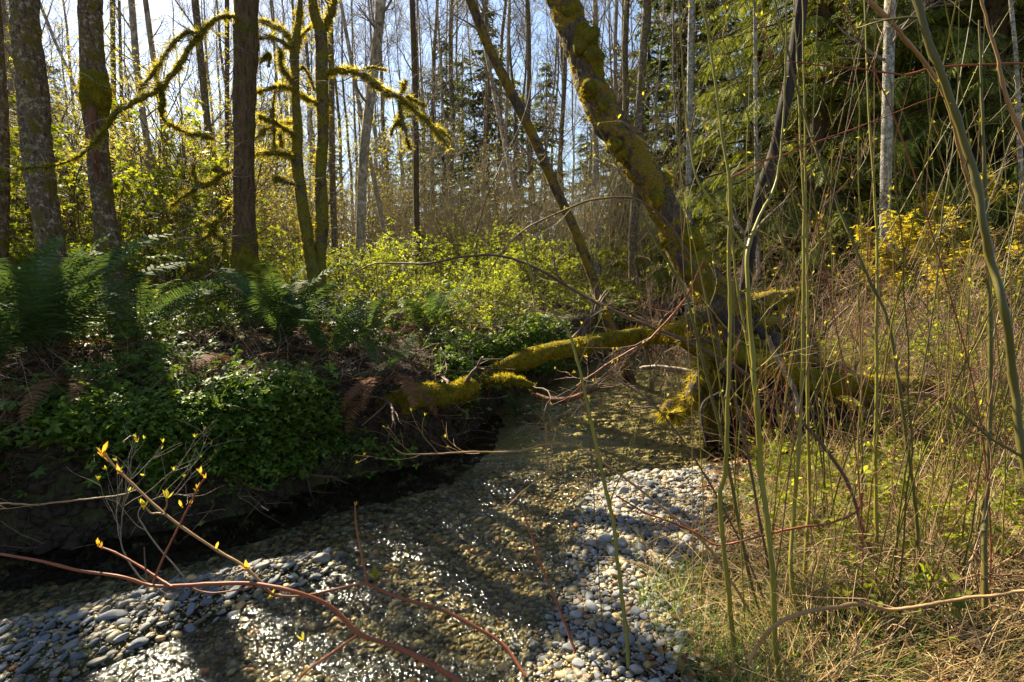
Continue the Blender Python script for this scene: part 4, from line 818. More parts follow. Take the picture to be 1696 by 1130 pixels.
for px, Y, s in [(1010, 7.9, .5), (1085, 7.7, .6), (1140, 6.6, .6), (1320, 7.2, .6), (1380, 7.8, .8), (1460, 6.6, .6), (1540, 5.6, .5), (1660, 4.8, .6), (1590, 4.6, .5), (1410, 5.2, .5), (1700, 3.6, .7), (1290, 9, 1.1), (1400, 9.5, 1.2), (1180, 10, 1.1), (1500, 8.5, 1.1), (1090, 10.5, 1.)]: place_shrub('bare', px, Y, s)
for px, Y, s in [(1420, 6.3, .5), (1480, 6.0, .6), (1560, 5.6, .6), (1630, 6.6, .8), (1350, 7.2, .6), (1690, 5.0, .6), (1250, 8.3, .7), (1520, 7.4, .8)]: place_shrub('salmon', px, Y, s)
for px, Y, s in [(1260, 7.0, .55), (1330, 6.3, .5), (1385, 5.9, .5), (1430, 6.9, .7), (1490, 6.2, .6), (1535, 6.6, .7), (1585, 5.5, .55), (1630, 5.9, .7), (1670, 6.8, .9), (1700, 4.3, .55), (1360, 8.6, .9), (1570, 7.6, .8), (1450, 4.7, .4), (1615, 4.4, .45)]: place_shrub('bare', px, Y, s)
for px, Y, s_ in [(1290, 3.6, .26), (1340, 4.2, .32), (1375, 3.3, .24), (1430, 4.6, .4), (1450, 3.0, .26), (1500, 3.8, .36), (1540, 3.1, .28), (1590, 3.6, .36), (1640, 3.0, .30), (1660, 3.9, .42), (1690, 2.6, .28), (1560, 2.5, .22), (1400, 2.6, .18), (1480, 5.2, .45)]: place_shrub('salmon', px, Y, s_)
# golden bush by the birch
GB = shrub_proto("golden_bush", 351, 1.9, 14, 15000, DIAM, .075, 'gold', n2=110, n3=420, arch=.75, r=.007, leafup=.35)
x = (1545 - 848) / FPX * 8.2; GB.scale = (1.1, 1.1, 1.15); GB.location = (x, 8.2, hz(x, 8.2)); tag(GB, "rounded golden yellow bush below and right of the white birch", "bush")

# ---------------------------------------------------------------- ferns
def frond_mesh(name, L, seed, mat, droop=.9, npin=28, w=.13):
    rng = np.random.default_rng(seed); s = np.linspace(0, 1, npin + 6); ang0 = 1.25; ang = ang0 - droop * 1.5 * s ** 1.4
    dx = np.cos(ang); dz = np.sin(ang); x = np.concatenate([[0], np.cumsum((dx[1:] + dx[:-1]) / 2)]) / len(s) * L; z = np.concatenate([[0], np.cumsum((dz[1:] + dz[:-1]) / 2)]) / len(s) * L
    P = np.stack([x, x * 0 + .03 * L * np.sin(s * 3 + rng.uniform(0, 6)), z], 1); parts = [tubes(P[None], (.004 * (1.1 - s))[None], 3)]; V, F = [], []; n = 0
    for i in range(5, len(s)):
        t = (i - 5) / npin; l = w * L * (math.sin(math.pi * (.16 + .80 * t)) ** .7 if t < .98 else .15); tn = nrm(P[min(i + 1, len(s) - 1)] - P[i - 1]); nz = nrm(np.cross(tn, [0, 1, 0])); nz = -nz if nz[2] < 0 else nz
        for sg in (1, -1):
            d = nrm(np.array([0, sg, 0]) + tn * .38 + nz * rng.normal(.05, .12)); b = P[i] + rng.normal(0, .002, 3); hw = L / len(s) * .36
            e = b + d * l * rng.uniform(.9, 1.08) - nz * .12 * l; m = b + d * l * .4 + nz * .02 * l
            V += [b - tn * hw * .8, m - tn * hw, e, m + tn * hw, b + tn * hw * .8]; F += [(n, n + 1, n + 3), (n, n + 3, n + 4), (n + 1, n + 2, n + 3)]; n += 5
    parts.append((np.array(V), np.array(F))); return build(name, parts, M[mat], link=False, smooth=False).data
FM = [frond_mesh("frond", 1.0, i, 'fern', .55 + .12 * i) for i in range(5)]; FD = [frond_mesh("dead_frond", .8, 9 + i, 'fernb', 1.15) for i in range(2)]
def fern(x, y, size, nf, label, seed, dead=6):
    rng = np.random.default_rng(seed); e = empty("sword_fern", (x, y, hz(x, y)), label, "fern", "sword ferns on the banks")
    for i in range(nf + dead):
        dd = i >= nf; o = bpy.data.objects.new("dead_frond" if dd else "frond", (FD if dd else FM)[int(rng.integers(2 if dd else 5))]); COL.objects.link(o); o.parent = e
        a = 2.4 * i + rng.normal(0, .3); tl = rng.uniform(-.3, .35) if not dd else rng.uniform(.6, 1.0); s = size * 1.15 * rng.uniform(.7, 1.1)
        o.rotation_euler = (rng.normal(0, .25), tl, a); o.scale = (s, s, s); o.location = (.05 * math.cos(a), .05 * math.sin(a), .02)
    return e
def fpx(px, Y): return (px - 848) / FPX * (Y * CP + .15)
for i, (px, Y, s, nf, lab) in enumerate([
    (85, 4.35, 1.15, 26, "huge dark sword fern in front of the thick lichen-spotted trunk at far left"),
    (-30, 3.9, .95, 16, "sword fern partly cut off by the left picture edge"),
    (230, 5.2, .9, 14, "sword fern with long pale fronds right of the huge dark fern"),
    (470, 5.3, .95, 24, "bushy sword fern with shining fronds below the forked mossy trunk"),
    (545, 5.0, .7, 14, "sword fern drooping above the short mossy log"),
    (712, 6.9, .75, 20, "dark sword fern alone in the green clearing above the stream"),
    (610, 5.9, .6, 10, "small sword fern between the bushy fern and the clearing fern"),
    (860, 6.35, .3, 8, "tiny fern tuft where the mossy branch meets the water"),
    (640, 4.75, .4, 7, "small pale fern curling over the short mossy log"),
    (1540, 7.3, .7, 14, "dark sword fern under the golden bush on the right"),
    (1640, 7.0, .7, 12, "sword fern in shade near the right picture edge"),
    (1345, 7.4, .55, 12, "silvery sword fern behind the mossy root mass"),
    (1250, 5.95, .4, 9, "small fern growing on top of the mossy root mass"),
    (340, 7.4, .7, 14, "sword fern beside the foot of the smooth brown trunk")]):
    fern(fpx(px, Y), Y, s, nf, lab, 400 + i)

for i, (px, Y, lab) in enumerate([(60, 3.75, "brown dead fern fronds hanging down the bank at far left"), (150, 3.8, "brown dead fern hanging over the bank right of the far left dead fern"), (400, 4.45, "brown dead fern drooping over the bank below the bushy fern"), (640, 4.55, "rusty dead fern fronds in front of the short mossy log")]):
    rng = np.random.default_rng(450 + i); x = fpx(px, Y); e = empty("dead_fern", (x, Y, hz(x, Y) + .05), lab, "fern", "dead brown ferns on the bank")
    for k in range(12):
        o = bpy.data.objects.new("dead_frond", FD[k % 2]); COL.objects.link(o); o.parent = e; o.rotation_euler = (rng.normal(0, .3), rng.uniform(.5, 1.2), -1.57 + rng.normal(0, .9)); o.scale = (rng.uniform(.6, 1.0),) * 3
# ---------------------------------------------------------------- ground cover, litter, grass
rg = np.random.default_rng(501)
def region(n, x0, x1, y0, y1, f):
    x = rg.uniform(x0, x1, n); y = rg.uniform(y0, y1, n); m = f(x, y); x, y = x[m], y[m]; return x, y, height(x, y)
def dL(x, y): d, s = pdist(x, y, LBANK); return d * s
def dR(x, y): d, s = pdist(x, y, RBANK); return -d * s
KEEP = [(-1.25, 4.4, -.3, 4.9, .22), (-.3, 6.1, 1.2, 6.2, .15)]
def keepoff(x, y):
    m = np.ones(len(x), bool)
    for a, b, c, d, r in KEEP: m &= ~((pdist(x, y, [(a, b), (c, d)])[0] < r))
    return m
def cover(name, x, y, z, nl, hh, size, mat, T, label, cat, spread=.10, stems=True):
    k = keepoff(x, y); x, y, z = x[k], y[k], z[k]; n = len(x); ph = hh * rg.uniform(.4, 1.1, n); idx = np.repeat(np.arange(n), nl)
    p = np.stack([x[idx] + rg.normal(0, spread, n * nl), y[idx] + rg.normal(0, spread, n * nl), z[idx] + ph[idx] * rg.uniform(.4, 1.0, n * nl)], 1)
    X, Y, Z = frames(rg, n * nl, (0, -.1, 1), .48); parts = [stamp(T[0], T[1], p, X, Y, Z, size * (.35 + 1.1 * rg.random(n * nl) ** 2 + .3 * (wob(p[:, 0], p[:, 1], 5, 77) > .3)))]
    return tag(build(name, parts, M[mat], smooth=False), label, cat, kind="stuff")
x, y, z = region(30000, -6.5, 1.5, 2.6, 7.6, lambda x, y: (dL(x, y) > .16) & (wob(x, y, 1.8, 31) > -.2) & (rg.random(len(x)) < .16))
cover("leafy_ground_cover", x, y, z, 6, .26, .05, 'leafd', TRI, "low green leafy plants carpeting the left bank top", "ground cover")
x, y, z = region(30000, -6.5, 4, 2.6, 12, lambda x, y: (dL(x, y) > .12 + .06 * wob(x, y, 4, 36)) & (dL(x, y) < .75) & (wob(x, y, 2.2, 32) > -.05) & (rg.random(len(x)) < .5))
cover("bank_edge_leaves", x, y, z, 5, .16, .055, 'leafd', PALM, "round dark green leaves hanging over the left bank edge", "ground cover")
x, y, z = region(30000, -14, 7, 6.5, 20, lambda x, y: (dL(x, y) > .3) & (wob(x, y, 1.2, 33) > -.4) & (rg.random(len(x)) < .55))
cover("clearing_ground_cover", x, y, z, 5, .45, .06, 'leaf', TRID, "bright green low leaves covering the floor of the clearing and wood", "ground cover", .16)
x, y, z = region(24000, 1.4, 9, 1.9, 11, lambda x, y: (dR(x, y) > .35) & (wob(x, y, 2.0, 34) > -.1) & (rg.random(len(x)) < .5))
cover("right_bank_leaves", x, y, z, 5, .30, .045, 'leaf', TRI, "bright green nettle-like leaves scattered on the right bank", "ground cover")
n = 15000; LP = np.array(LBANK[1:11], float); sg = np.diff(LP, axis=0); sl2 = np.linalg.norm(sg, axis=1); wts = sl2 * np.array([.3, .8, 1.6, 1.6, 1.8, 1.8, 1.5, 1.2, .8]); k = rg.choice(len(sg), n, p=wts / wts.sum()); t = rg.random(n)[:, None]
q = LP[k] + sg[k] * t + np.stack([-sg[k][:, 1], sg[k][:, 0]], 1) / sl2[k][:, None] * rg.uniform(-.02, .45, n)[:, None]; x, y = q[:, 0], q[:, 1]; z = height(x, y)
m = (z > .16 + .2 * wob(x, y, 3.3, 37)) & (wob(x, y, 2.6, 38) > -.1) & (rg.random(n) < .8); x, y, z = x[m], y[m], z[m]
nx_ = nrm(np.stack([-sg[k][:, 1], sg[k][:, 0]], 1))[m]; x = x - nx_[:, 0] * rg.uniform(0, .12, len(x)); y = y - nx_[:, 1] * rg.uniform(0, .12, len(y))
cover("bank_face_leaves", x, y, z - .04, 5, .16, .042, 'leafd', TRI, "small dark leaves draped down the face of the left bank", "ground cover", .06)
def blades(name, x, y, z, Ls, w, mat, lie, label, cat, seg=4, z0=.0):
    n = len(x); s = np.linspace(0, 1, seg + 1); az = 3.5 * wob(x, y, 2.3, 55) + rg.normal(0, .9, n); el = np.clip(rg.normal(lie, .35, n), .05, 1.5); L = rg.uniform(*Ls, n); cv = rg.uniform(.3, 1.6, n)
    P = [np.stack([x, y, z + z0 * rg.random(n)], 1)]
    for k in range(seg):
        e = el - cv * (k / seg); d = np.stack([np.cos(az) * np.cos(e), np.sin(az) * np.cos(e), np.sin(e)], 1); P.append(P[-1] + d * (L / seg)[:, None]); az = az + rg.normal(0, .12, n)
    P = np.stack(P, 1); P[:, 1:, 2] = np.maximum(P[:, 1:, 2], z[:, None] + .004)
    sd = nrm(np.stack([-np.sin(az), np.cos(az), rg.normal(0, .5, n)], 1))[:, None] * (w * rg.uniform(.6, 1.3, n))[:, None, None] * np.maximum(1 - s, .12)[None, :, None]
    V = np.stack([P - sd, P + sd], 2).reshape(-1, 3); q = np.array([(2 * k, 2 * k + 1, 2 * k + 3, 2 * k + 2) for k in range(seg)])
    F = (q[None] + (np.arange(n) * 2 * (seg + 1))[:, None, None]).reshape(-1, 4); return tag(build(name, [(V, F)], M[mat], smooth=False), label, cat, kind="stuff")
x, y, z = region(30000, .6, 4.2, 1.3, 5.5, lambda x, y: (rg.random(len(x)) < ss(3.8, 2.9, y) + .05) & (dR(x, y) > rg.uniform(-.42, .15, len(x))) & ((dR(x, y) > .3) | (rg.random(len(x)) < .5)))
blades("dry_grass", x, y, z, (.15, .60), .0018, 'straw', .45, "tangled straw-coloured dead grass on the right bank", "grass", z0=.10)
x, y, z = region(26000, .6, 4.4, 1.3, 6, lambda x, y: (rg.random(len(x)) < ss(4.4, 3.0, y) + .15) & (dR(x, y) > -.25) & (wob(x, y, 3, 35) > -.05))
blades("green_grass", x, y, z, (.10, .30), .0018, 'grass', 1.15, "fresh green grass blades poking through the straw on the right", "grass")
x, y, z = region(90, .45, 1.0, 2.2, 3.6, lambda x, y: (np.hypot(x - .62, y - 2.75) < .22) | (np.hypot(x - .8, y - 2.35) < .12))
blades("gravel_grass", x, y, z, (.08, .18), .0016, 'grass', 1.1, "small grass tufts growing between the pale gravel stones", "grass")
M['deadleaf'] = leafmat('dead_leaf', [(0, (.06, .03, .015)), (.6, (.16, .085, .04)), (1, (.30, .18, .09))], .15, .7, .2)
x, y, z = region(22000, -6.5, 5.5, 1.5, 8, lambda x, y: (dR(x, y) > -.1) | (dL(x, y) > .25)); Xf, Yf, Zf = frames(rg, len(x), (0, 0, 1), .45)
tag(build("dead_leaves", [stamp(LEAF[0], LEAF[1], np.stack([x, y, z + .012 + .05 * rg.random(len(x)) * (dR(x, y) > 0)], 1), Xf, Yf, Zf, rg.uniform(.02, .07, len(x)))], M['deadleaf'], smooth=False), "brown dead leaves lying on both banks", "dead leaves", kind="stuff")
def litter(name, x, y, z, L, r, mat, label, cat, el=(0, .6), n=5, jit=.25):
    k = len(x); az = rg.uniform(0, 6.28, k); e = rg.uniform(*el, k); d = np.stack([np.cos(az) * np.cos(e), np.sin(az) * np.cos(e), np.sin(e)], 1); P = [np.stack([x, y, z], 1)]; ln = L * rg.uniform(.3, 1.2, k)[:, None] / (n - 1)
    for i in range(n - 1): d = nrm(d + rg.normal(size=d.shape) * jit + [0, 0, -.08]); P.append(P[-1] + d * ln)
    P = np.stack(P, 1); return tag(build(name, [tubes(P, (r * rg.uniform(.5, 1.4, k))[:, None] * np.linspace(1, .4, n)[None], 3)], M[mat]), label, cat, kind="stuff")
x, y, z = region(7000, 1.2, 7, 1.6, 8.5, lambda x, y: (dR(x, y) > .25) & (np.hypot((x - 2.7) / .8, (y - 4.4) / .6) > 1))
litter("bramble_litter", x, y, z, .75, .0024, 'brush', "tangle of dead reddish and tan stalks on the right bank", "dead stalks", (.1, 1.3), 7, .22)
x, y, z = region(5200, -6.5, 1, 2.7, 8, lambda x, y: dL(x, y) > .08)
litter("twig_litter", x, y, z, .5, .0025, 'brush', "dead twigs and old stalks lying through the left bank plants", "dead twigs", (.0, 1.1), 6)
x, y, z = region(6000, -10, 6, 7, 16, lambda x, y: dL(x, y) > .3)
litter("wood_floor_twigs", x, y, z, .8, .004, 'brush', "dead twigs and thin stalks standing through the clearing floor", "dead twigs", (.2, 1.4), 5)
x, y, z = region(1500, -6, .4, 2.5, 6.2, lambda x, y: (dL(x, y) > .1) & (dL(x, y) < .5))
litter("bank_thick_roots", x, y, z + .02, .55, .0055, 'dirt', "dark crooked roots poking out of the left bank face", "roots", (-1.3, .2), 7, .4)
# roots and hanging debris on the bank face
x, y, z = region(9000, -6, .6, 2.5, 6.4, lambda x, y: (dL(x, y) > .0) & (dL(x, y) < .45))
litter("bank_roots", x, y, z + .05, .35, .002, 'brown_cane', "fine roots and brown stalks hanging down the dark left bank face", "roots", (-1.4, -.2), 6, .3)

# ---------------------------------------------------------------- canes in front, each with its buds
def bud_proto(mat, k, seed):
    rng = np.random.default_rng(seed); T = (np.array([(0, 0, 0), (.25, .13, .05), (.6, .17, .10), (1, 0, .06), (.6, -.17, .10), (.25, -.13, .05), (.5, 0, -.03)]), LEAF[1]); parts = []
    for i in range(k):
        a = 2.1 * i + rng.uniform(-.3, .3); el = rng.uniform(.9, 1.35); X = np.array([[math.cos(a) * math.cos(el), math.sin(a) * math.cos(el), math.sin(el)]]); Z = np.array([[-math.cos(a) * math.sin(el), -math.sin(a) * math.sin(el), math.cos(el)]])
        parts.append(stamp(T[0], T[1], np.zeros((1, 3)), X, np.cross(Z, X), Z, rng.uniform(.7, 1.1)))
    parts.append(stone_shape(I1, (.09, .09, .16), rng, 0, .05)); return build("bud", parts, mat, link=False, smooth=False).data
BUDS = [bud_proto(M['bud'], 3, 1), bud_proto(M['bud'], 2, 2), bud_proto(M['bud'], 4, 3)]; BUDR = [bud_proto(M['budr'], 2, 4), bud_proto(M['budr'], 3, 5)]
ADULT = M['leaf']
def add_bud(e, org, p, size, protos, rng, name="bud", lean=.5):
    o = bpy.data.objects.new(name, protos[int(rng.integers(len(protos)))]); COL.objects.link(o); o.parent = e
    o.location = tuple(np.asarray(p) - org); o.rotation_euler = (rng.normal(0, lean), rng.normal(0, lean), rng.uniform(0, 6.28)); o.scale = (size,) * 3
def cane(pts, mat, label=None, seed=0, buds=5, twigs=3, base=True, px=None, kind=None, name="green_cane", cat="stem", protos=BUDS, bsize=.028, tl=.35, group="young stems on the right bank", top=True):
    rng = np.random.default_rng(seed); p = pathpx(pts)
    if top and p[0][2] > 1.9: a, b = np.array(p[0]), np.array(p[1]); d = (a - b)[:3]; d /= max(np.linalg.norm(d), .1); q = a[:3] + d * .6; p.insert(0, (q[0], q[1], q[2], a[3] * .5))
    if base:
        a, b = np.array(p[-1]), np.array(p[-2]); z = hz(a[0], a[1]) - .03
        if a[2] > z: d = (a - b)[:3]; k = min((a[2] - z) / max(-d[2], .05), 2.5); q = a[:3] + d * k; q[2] = z; q[0] = (q[0] + a[0]) / 2; p.append((q[0], q[1], q[2], a[3] * 1.1))
    n = max(20, 7 * len(p)); A = smooth_path(p, n); A[:, 3] *= .88 if mat is not BR else .6; org = np.array([A[-1, 0], A[-1, 1], A[-1, 2]]); e = empty(name, org, label, cat, group)
    A[:, :3] += np.cumsum(rng.normal(0, .0012, (n, 3)), 0); A[1:-1:6, 3] *= 1.22
    build("stem", [tubes(A[None, :, :3], A[None, :, 3], 8, .03, rng)], mat, e, org)
    ln = np.linalg.norm(A[0, :3] - A[-1, :3]); up = A[::-1]
    for i in range(twigs):
        a, r = grow(up[None, :, :3], up[None, :, 3], 1, tl, (.35, .9), 10, rng, .3, .45, .35, .10, .2, .4, .0016); b, r2 = grow(a, r, 3, tl * .4, (.4, .9), 6, rng, .3, .7, .3, .12, .2, .5, .0012)
        build("side_twig", [tubes(a, r, 5), tubes(b, r2, 4)], mat, e, org); add_bud(e, org, a[0, -1], bsize * .8, protos, rng)
        if i % 2 == 0: add_bud(e, org, b[0, -1], bsize * .6, protos, rng)
    for i in range(buds):
        k = int(rng.integers(1, int(n * .75))); add_bud(e, org, A[k, :3], bsize * rng.uniform(.5, 1.0), protos, rng)
    if kind: later(e, px if px else proj(A[n // 2, :3])[0], kind)
    return e
G, D, RD, TN, BR = M['green_cane'], M['dark_cane'], M['red_cane'], M['tan_cane'], M['brown_cane']
cane([(1157, -20, 4, 2.3), (1179, 88, 5, 2.3), (1196, 221, 6, 2.25), (1207, 296, 7, 2.2), (1206, 400, 8, 2.2), (1207, 560, 8, 2.15), (1204, 700, 9, 2.1), (1199, 780, 9, 2.1), (1189, 810, 10, 2.1), (1194, 880, 9, 2.08), (1204, 970, 10, 2.05), (1222, 1130, 11, 2.0)], G, "green stem with a sharp elbow bend standing beside the gravel", 1, 4, 2)
cane([(1307, -20, 4, 2.4), (1305, 180, 4, 2.35), (1290, 300, 5, 2.3), (1262, 360, 6, 2.2), (1243, 415, 9, 2.1), (1243, 480, 9, 2.05), (1247, 563, 10, 2.05), (1254, 665, 11, 2.0), (1261, 766, 12, 2.0), (1272, 870, 12, 1.95), (1284, 970, 12, 1.9), (1292, 1130, 13, 1.85)], G, "thickest bright green stem, forked at mid height, right of the elbowed stem", 2, 4, 3)
cane([(1128, 60, 3, 2.3), (1140, 200, 4, 2.3), (1155, 290, 4, 2.25), (1180, 330, 5, 2.2), (1243, 418, 6, 2.1)], G, "thin arching green shoot joining the forked green stem from upper left", 3, 3, 1, base=False)
cane([(1322, 200, 4, 2.6), (1329, 400, 6, 2.5), (1328, 628, 7, 2.4), (1320, 787, 8, 2.3), (1316, 830, 8, 2.3), (1309, 945, 8, 2.2), (1320, 1030, 8, 2.15), (1329, 1104, 9, 2.1)], G, "smooth green stem just left of a straight twin behind the thickest stem", 4, 4, 2)
cane([(1334, 180, 4, 2.75), (1340, 400, 5, 2.7), (1344, 685, 7, 2.6), (1344, 807, 7, 2.55), (1341, 860, 7, 2.5), (1330, 1000, 8, 2.4)], G, "straight green twin stem directly behind the smooth green stem", 5, 4, 2)
cane([(1440, 160, 4, 2.7), (1452, 400, 6, 2.6), (1452, 600, 7, 2.5), (1454, 807, 8, 2.4), (1457, 900, 8, 2.35), (1460, 1000, 8, 2.3), (1461, 1130, 9, 2.2)], G, "straight upright green stem standing alone right of the green twins", 6, 5, 2)
cane([(1318, 118, 4, 2.6), (1340, 195, 5, 2.6), (1368, 270, 5, 2.5), (1395, 332, 6, 2.5), (1432, 420, 6, 2.4), (1470, 500, 7, 2.35), (1488, 563, 8, 2.3), (1505, 685, 8, 2.25), (1527, 860, 8, 2.2), (1537, 960, 9, 2.15), (1553, 1079, 9, 2.1)], D, "dark olive stem bowing from upper left down to lower right", 7, 6, 3)
cane([(1506, -20, 16, 1.75), (1528, 55, 16, 1.72), (1555, 125, 16, 1.7), (1577, 190, 16, 1.7), (1608, 292, 17, 1.68), (1622, 370, 17, 1.65), (1638, 440, 17, 1.65), (1655, 502, 18, 1.6), (1676, 624, 18, 1.6), (1696, 754, 19, 1.55), (1722, 900, 20, 1.5)], D, "thickest mossy dark stem slanting down to the right picture edge", 8, 2, 3)
cane([(1632, 300, 8, 2.2), (1639, 494, 10, 2.15), (1645, 644, 11, 2.1), (1640, 760, 11, 2.05), (1635, 860, 12, 2.0), (1634, 905, 12, 1.95), (1638, 1119, 13, 1.85)], D, "dark green upright stem with a brown stub near the right edge", 9, 3, 2)
cane([(868, 398, 3, 2.9), (876, 440, 4, 2.85), (905, 500, 4, 2.8), (940, 545, 5, 2.75), (951, 575, 5, 2.7), (967, 632, 6, 2.6), (983, 717, 7, 2.5), (1000, 790, 7, 2.4), (1017, 860, 7, 2.3), (1037, 1004, 8, 2.15), (1045, 1130, 8, 2.0)], G, "lone olive green stem rising in front of the water and pale gravel", 10, 5, 2)
cane([(865, 845, 3, 2.4), (882, 890, 4, 2.35), (900, 940, 4, 2.3), (935, 1030, 5, 2.2), (965, 1130, 5, 2.05)], RD, "thin dark red shoot leaning left over the stream, left of the olive stem", 11, 2, 0, name="red_cane")
cane([(1050, 330, 3, 2.7), (1085, 400, 4, 2.6), (1130, 475, 5, 2.5), (1154, 563, 6, 2.45), (1191, 717, 6, 2.4), (1208, 800, 7, 2.35), (1225, 890, 7, 2.3), (1244, 980, 7, 2.25), (1269, 1080, 8, 2.1)], D, "dark thin stem leaning left, crossing behind the elbowed stem", 12, 4, 3)
cane([(1208, 380, 4, 2.5), (1222, 500, 5, 2.45), (1238, 595, 6, 2.4), (1248, 693, 6, 2.3), (1258, 800, 6, 2.2), (1272, 950, 6, 2.1)], G, "slim green stem hugging the left side of the thickest green stem", 13, 3, 2)
cane([(1020, 820, 3, 2.4), (1060, 845, 4, 2.4), (1099, 862, 4, 2.35), (1150, 882, 4, 2.3), (1194, 903, 4, 2.25), (1274, 887, 5, 2.2), (1330, 875, 5, 2.2), (1374, 868, 5, 2.2), (1415, 852, 5, 2.2), (1428, 840, 5, 2.2), (1431, 820, 5, 2.2)], RD, "red arching twig crossing level over the dry grass", 14, 3, 1, base=False, name="red_cane")
cane([(1240, 1100, 6, 1.7), (1270, 1050, 7, 1.7), (1299, 1024, 8, 1.7), (1349, 1009, 8, 1.7), (1395, 1000, 9, 1.7), (1424, 999, 8, 1.7), (1463, 1010, 8, 1.7), (1530, 1003, 8, 1.65), (1598, 992, 8, 1.6), (1720, 974, 9, 1.5)], TN, "pale tan vine wandering across the lower right corner", 15, 0, 2, base=False, name="tan_vine", cat="vine")
cane([(1465, 118, 4, 2.4), (1500, 122, 5, 2.4), (1540, 112, 5, 2.35), (1600, 107, 5, 2.3), (1720, 104, 5, 2.2)], RD, "thin red twig running level across the upper right corner", 16, 2, 2, base=False, name="red_cane")
cane([(1443, 5, 10, 2.2), (1475, 38, 9, 2.2), (1505, 75, 9, 2.25), (1540, 125, 8, 2.3), (1565, 180, 8, 2.3), (1600, 300, 8, 2.35), (1640, 420, 8, 2.4)], TN, "orange-tan branch crossing behind the thickest dark stem at upper right", 17, 3, 3, base=False, name="tan_cane")
cane([(1640, 60, 6, 2.0), (1655, 110, 8, 2.0), (1668, 150, 9, 2.0), (1680, 180, 10, 2.0), (1710, 240, 11, 2.0)], TN, "thick orange twig leaving the frame at the upper right edge", 18, 1, 1, base=False, name="tan_cane")
cane([(1345, 238, 3, 2.5), (1300, 255, 4, 2.5), (1260, 268, 4, 2.45), (1210, 293, 5, 2.3)], RD, "red side shoot rising right from the elbowed green stem", 19, 1, 0, base=False, name="red_cane")
# long twigs arching across the middle
cane([(540, 505, 2, 3.4), (575, 462, 3, 3.4), (617, 437, 4, 3.3), (660, 437, 5, 3.3), (706, 437, 6, 3.25), (755, 428, 6, 3.2), (808, 421, 7, 3.2), (850, 427, 7, 3.15), (905, 450, 8, 3.1), (939, 470, 8, 3.1), (1008, 506, 9, 3.0), (1089, 540, 9, 2.9), (1150, 565, 10, 2.8), (1240, 615, 10, 2.7), (1330, 690, 11, 2.6), (1400, 780, 12, 2.5), (1440, 900, 12, 2.4)], BR, "long dark branch arching left from the right bank across the clearing", 20, 8, 8, name="arching_cane", cat="branch", tl=.45)
cane([(786, 388, 3, 3.2), (812, 312, 3, 3.2), (830, 270, 3, 3.3), (870, 180, 3, 3.3), (885, 90, 2, 3.4)], BR, "thin upright twig in the gap left of the slanting trunk", 21, 3, 3, base=False, name="arching_cane", cat="branch")
cane([(800, 470, 2, 3.1), (830, 420, 3, 3.1), (870, 380, 4, 3.1), (923, 355, 5, 3.1), (980, 335, 5, 3.05), (1047, 333, 5, 3.0), (1091, 358, 6, 2.95), (1125, 400, 6, 2.9), (1160, 470, 6, 2.8), (1190, 580, 7, 2.7), (1230, 720, 7, 2.6)], BR, "thin branch arching over in front of the leaning mossy trunk", 22, 6, 6, name="arching_cane", cat="branch", tl=.4)
cane([(640, 470, 1.5, 2.6), (905, 700, 2.5, 2.6), (905, 740, 3, 2.6), (908, 780, 3, 2.55), (880, 800, 3, 2.5), (840, 835, 2.5, 2.5)][1:], TN, "fine pale twig dangling over the pool", 23, 1, 4, base=False, name="pale_cane", cat="twig")
cane([(650, 740, 2, 2.6), (670, 752, 3, 2.6), (720, 752, 3, 2.6), (790, 748, 3.5, 2.6), (860, 745, 3.5, 2.6), (908, 732, 4, 2.6), (960, 735, 4, 2.6), (1010, 770, 4, 2.5), (1090, 830, 5, 2.4), (1180, 910, 5, 2.3)], TN, "pale twig reaching left over the pool to a hooked tip", 24, 2, 6, name="pale_cane", cat="twig")
cane([(1003, 1130, 3, 2.1), (970, 640, 2, 2.6)][::-1] + [], BR, "straight thin brown shoot between pool and gravel", 25, 3, 2, name="arching_cane", cat="branch", base=False)
cane([(955, 640, 2.5, 2.9), (1010, 600, 3.5, 2.85), (1075, 560, 4, 2.8), (1130, 500, 4.5, 2.75), (1165, 430, 4, 2.7)], RD, "reddish twig slanting up right in front of the golden log", 26, 3, 5, base=False, name="red_cane")
cane([(960, 530, 3, 2.8), (1005, 610, 4, 2.7), (1060, 650, 4, 2.6), (1110, 700, 5, 2.5), (1165, 780, 5, 2.4), (1230, 900, 6, 2.3), (1270, 1000, 6, 2.2)], BR, "brown twig slanting down right from the golden log over the pool", 27, 4, 7, name="arching_cane", cat="branch")
